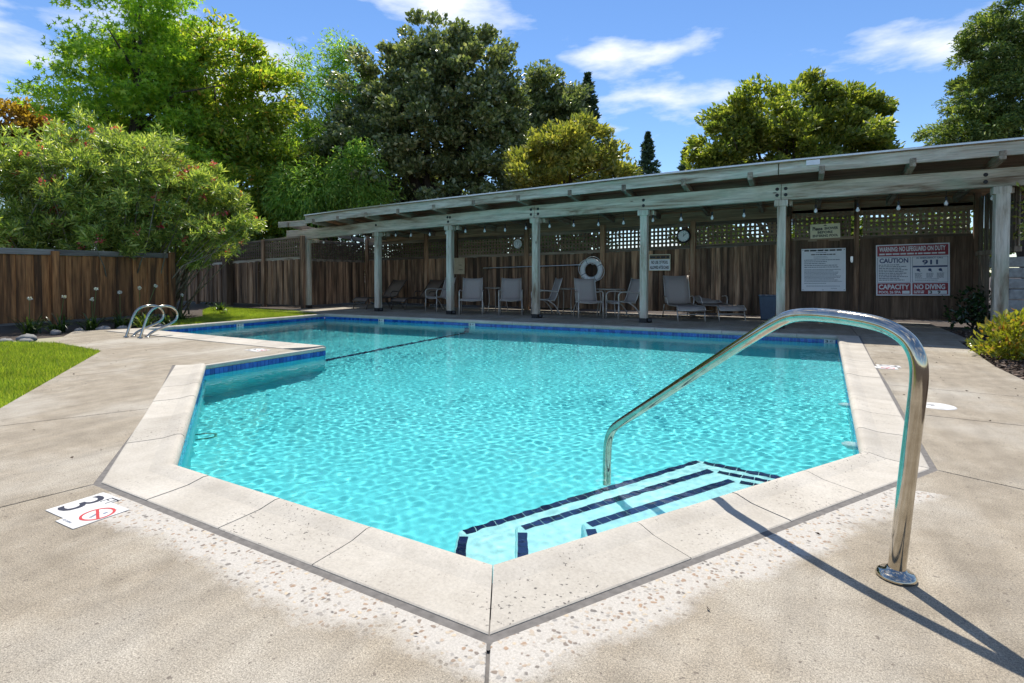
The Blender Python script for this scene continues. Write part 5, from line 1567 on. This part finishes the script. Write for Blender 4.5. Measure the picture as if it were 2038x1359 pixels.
# ---- agapanthus along the left fence: strap leaves, thin stalks, white heads
M['strap'] = leaf_mat('strap_leaf', [(0.0, (0.02, 0.05, 0.012)), (0.6, (0.05, 0.10, 0.02)), (1.0, (0.12, 0.17, 0.04))], 0.3, 0.3, 0.6)
M['bloom'] = leaf_mat('white_bloom', [(0.0, (0.65, 0.66, 0.72)), (1.0, (0.80, 0.80, 0.82))], 0.3, 0.6)
def strap_plant(lab, loc, seed, nl=46, L=0.55, heads=(), mat='strap', name='agapanthus'):
    rng = np.random.default_rng(seed)
    root = tag(empty(name, (loc[0], loc[1], -0.04)), lab, 'plant', 'strap leaved plants in the left bed')
    V, F = [], []
    for k in range(nl):
        a = rng.uniform(0, 6.28); l_ = L * rng.uniform(.6, 1.1); w_ = 0.012 * rng.uniform(.8, 1.4); out = rng.uniform(.35, .95)
        dx, dy = math.cos(a), math.sin(a); b = len(V); n_ = 5
        ox, oy = rng.normal(0, .05, 2)
        for i in range(n_ + 1):
            f = i / n_; r = out * l_ * f; z = l_ * (1.05 * f - 0.95 * out * f * f)
            ww = w_ * (1 - f ** 3)
            V += [(ox + dx * r - dy * ww, oy + dy * r + dx * ww, z), (ox + dx * r + dy * ww, oy + dy * r - dx * ww, z)]
        for i in range(n_): F.append((b + 2 * i, b + 2 * i + 1, b + 2 * i + 3, b + 2 * i + 2))
    MB().add(V, F).build('leaves', M[mat], root)
    for hx, hy, hz in heads:
        MB().tube([(0, 0, 0.05), (hx * .6, hy * .6, hz * .6), (hx, hy, hz)], [0.007, 0.006, 0.005], 5).build('stalk', GRN['hedge'], root)
        q = rng.normal(size=(46, 3)); q /= np.linalg.norm(q, axis=1, keepdims=True)
        v, f = leaf_arrays(np.array([hx, hy, hz]) + q * 0.028, q, 0.035, 0.45, 0.1, rng)
        link('flower_head', np_mesh('flower_head', v, f, M['bloom']), root)
    return root
strap_plant('dark strap leaved clump at the far left, one white flower', (-12.75, 4.55), 81, heads=[(-0.05, 0.05, 0.66)])
strap_plant('strap leaved clump second from the left with one white flower', (-12.6, 4.95), 82, heads=[(0.0, 0.1, 0.68)])
strap_plant('strap leaved clump with two white flowers in front of the fence', (-12.45, 5.45), 83, heads=[(-0.1, 0.12, 0.82), (-0.05, 0.02, 0.62)])
strap_plant('strap leaved clump with one white flower left of the grab rails', (-12.45, 5.95), 84, heads=[(-0.05, 0.02, 0.74)])
strap_plant('strap leaved clump with a tall white flower behind the grab rails', (-12.5, 6.35), 85, heads=[(0.0, 0.0, 0.82), (-0.05, 0.35, 0.86)])
strap_plant('low strap leaved clump behind the far grab rail without flowers', (-12.3, 6.75), 86, 40, 0.45)
strap_plant('bright green strap leaved tuft framed by the grab rails', (-11.95, 6.15), 87, 60, 0.5, mat='strapY') if M.setdefault('strapY', leaf_mat('bright_strap', [(0.0, (0.10, 0.18, 0.02)), (1.0, (0.30, 0.34, 0.05))], 0.4)) else None
strap_plant('strap leaved clump with one white flower right of the grab rails', (-13.0, 7.5), 88, heads=[(0.05, 0.0, 0.62)])
strap_plant('small pale tuft at the edge of the grass strip', (-13.9, 9.2), 89, 40, 0.3, mat='strapY')
strap_plant('dark clump against the far left fence', (-15.2, 9.9), 90, 46, 0.5)
# stones edging the bed
M['stone'] = plain('river_stone', (0.22, 0.215, 0.205), 0.85, var=0.2, scale=8)
def stone(lab, x, y, s_, seed):
    r_ = random.Random(seed)
    mb = MB(); seg, rows = 9, 5; vs = []; fs = []
    for i in range(rows + 1):
        ph = math.pi * i / rows
        for k in range(seg):
            a = 2 * math.pi * k / seg; q = r_.uniform(.85, 1.12)
            vs.append((s_ * q * math.sin(ph) * math.cos(a), s_ * .8 * q * math.sin(ph) * math.sin(a), s_ * .55 * q * math.cos(ph)))
    for i in range(rows):
        for k in range(seg): fs.append((i * seg + k, i * seg + (k + 1) % seg, (i + 1) * seg + (k + 1) % seg, (i + 1) * seg + k))
    o = MB().add(vs, fs).build('edging_stone', M['stone'], None, True, loc=(x, y, -0.04 + s_ * .3), rot=(0, 0, r_.uniform(0, 3)))
    tag(o, lab, 'stone', 'stones edging the left bed')
for k, (x, y, s_, lab) in enumerate([(-11.25, 3.72, .11, 'round grey stone at the left tip of the lawn'), (-11.35, 4.02, .15, 'largest grey stone behind the lawn'), (-11.05, 3.90, .10, 'small grey stone against the lawn edge'), (-12.2, 4.75, .11, 'grey stone in front of the strap leaved clumps'), (-12.28, 5.15, .10, 'grey stone left of centre at the bed edge'), (-12.15, 5.5, .12, 'grey stone at the deck edge before the flowers'), (-12.05, 5.8, .10, 'grey stone nearest the grab rails'), (-11.9, 6.4, .10, 'pale stone right behind the grab rails')]):
    stone(lab, x, y, s_, 100 + k)

# a few dry leaves and specks blown onto the deck
rng = np.random.default_rng(91)
P2 = np.concatenate([scatter_poly(PANELS[i], n_, rng) for i, n_ in ((0, 26), (1, 26), (2, 14), (3, 14), (4, 16), (5, 22), (7, 16), (8, 16), (9, 16))])
V, F = leaf_arrays(np.column_stack([P2, np.full(len(P2), 0.006)]), np.column_stack([rng.normal(size=(len(P2), 2)), rng.normal(0, .1, len(P2))]), 0.022, 0.4, 0.08, rng)
tag(link('leaf_litter', np_mesh('leaf_litter', V, F, M['chips'])), 'tiny dry leaves scattered over the concrete deck', 'leaf litter', kind='stuff')
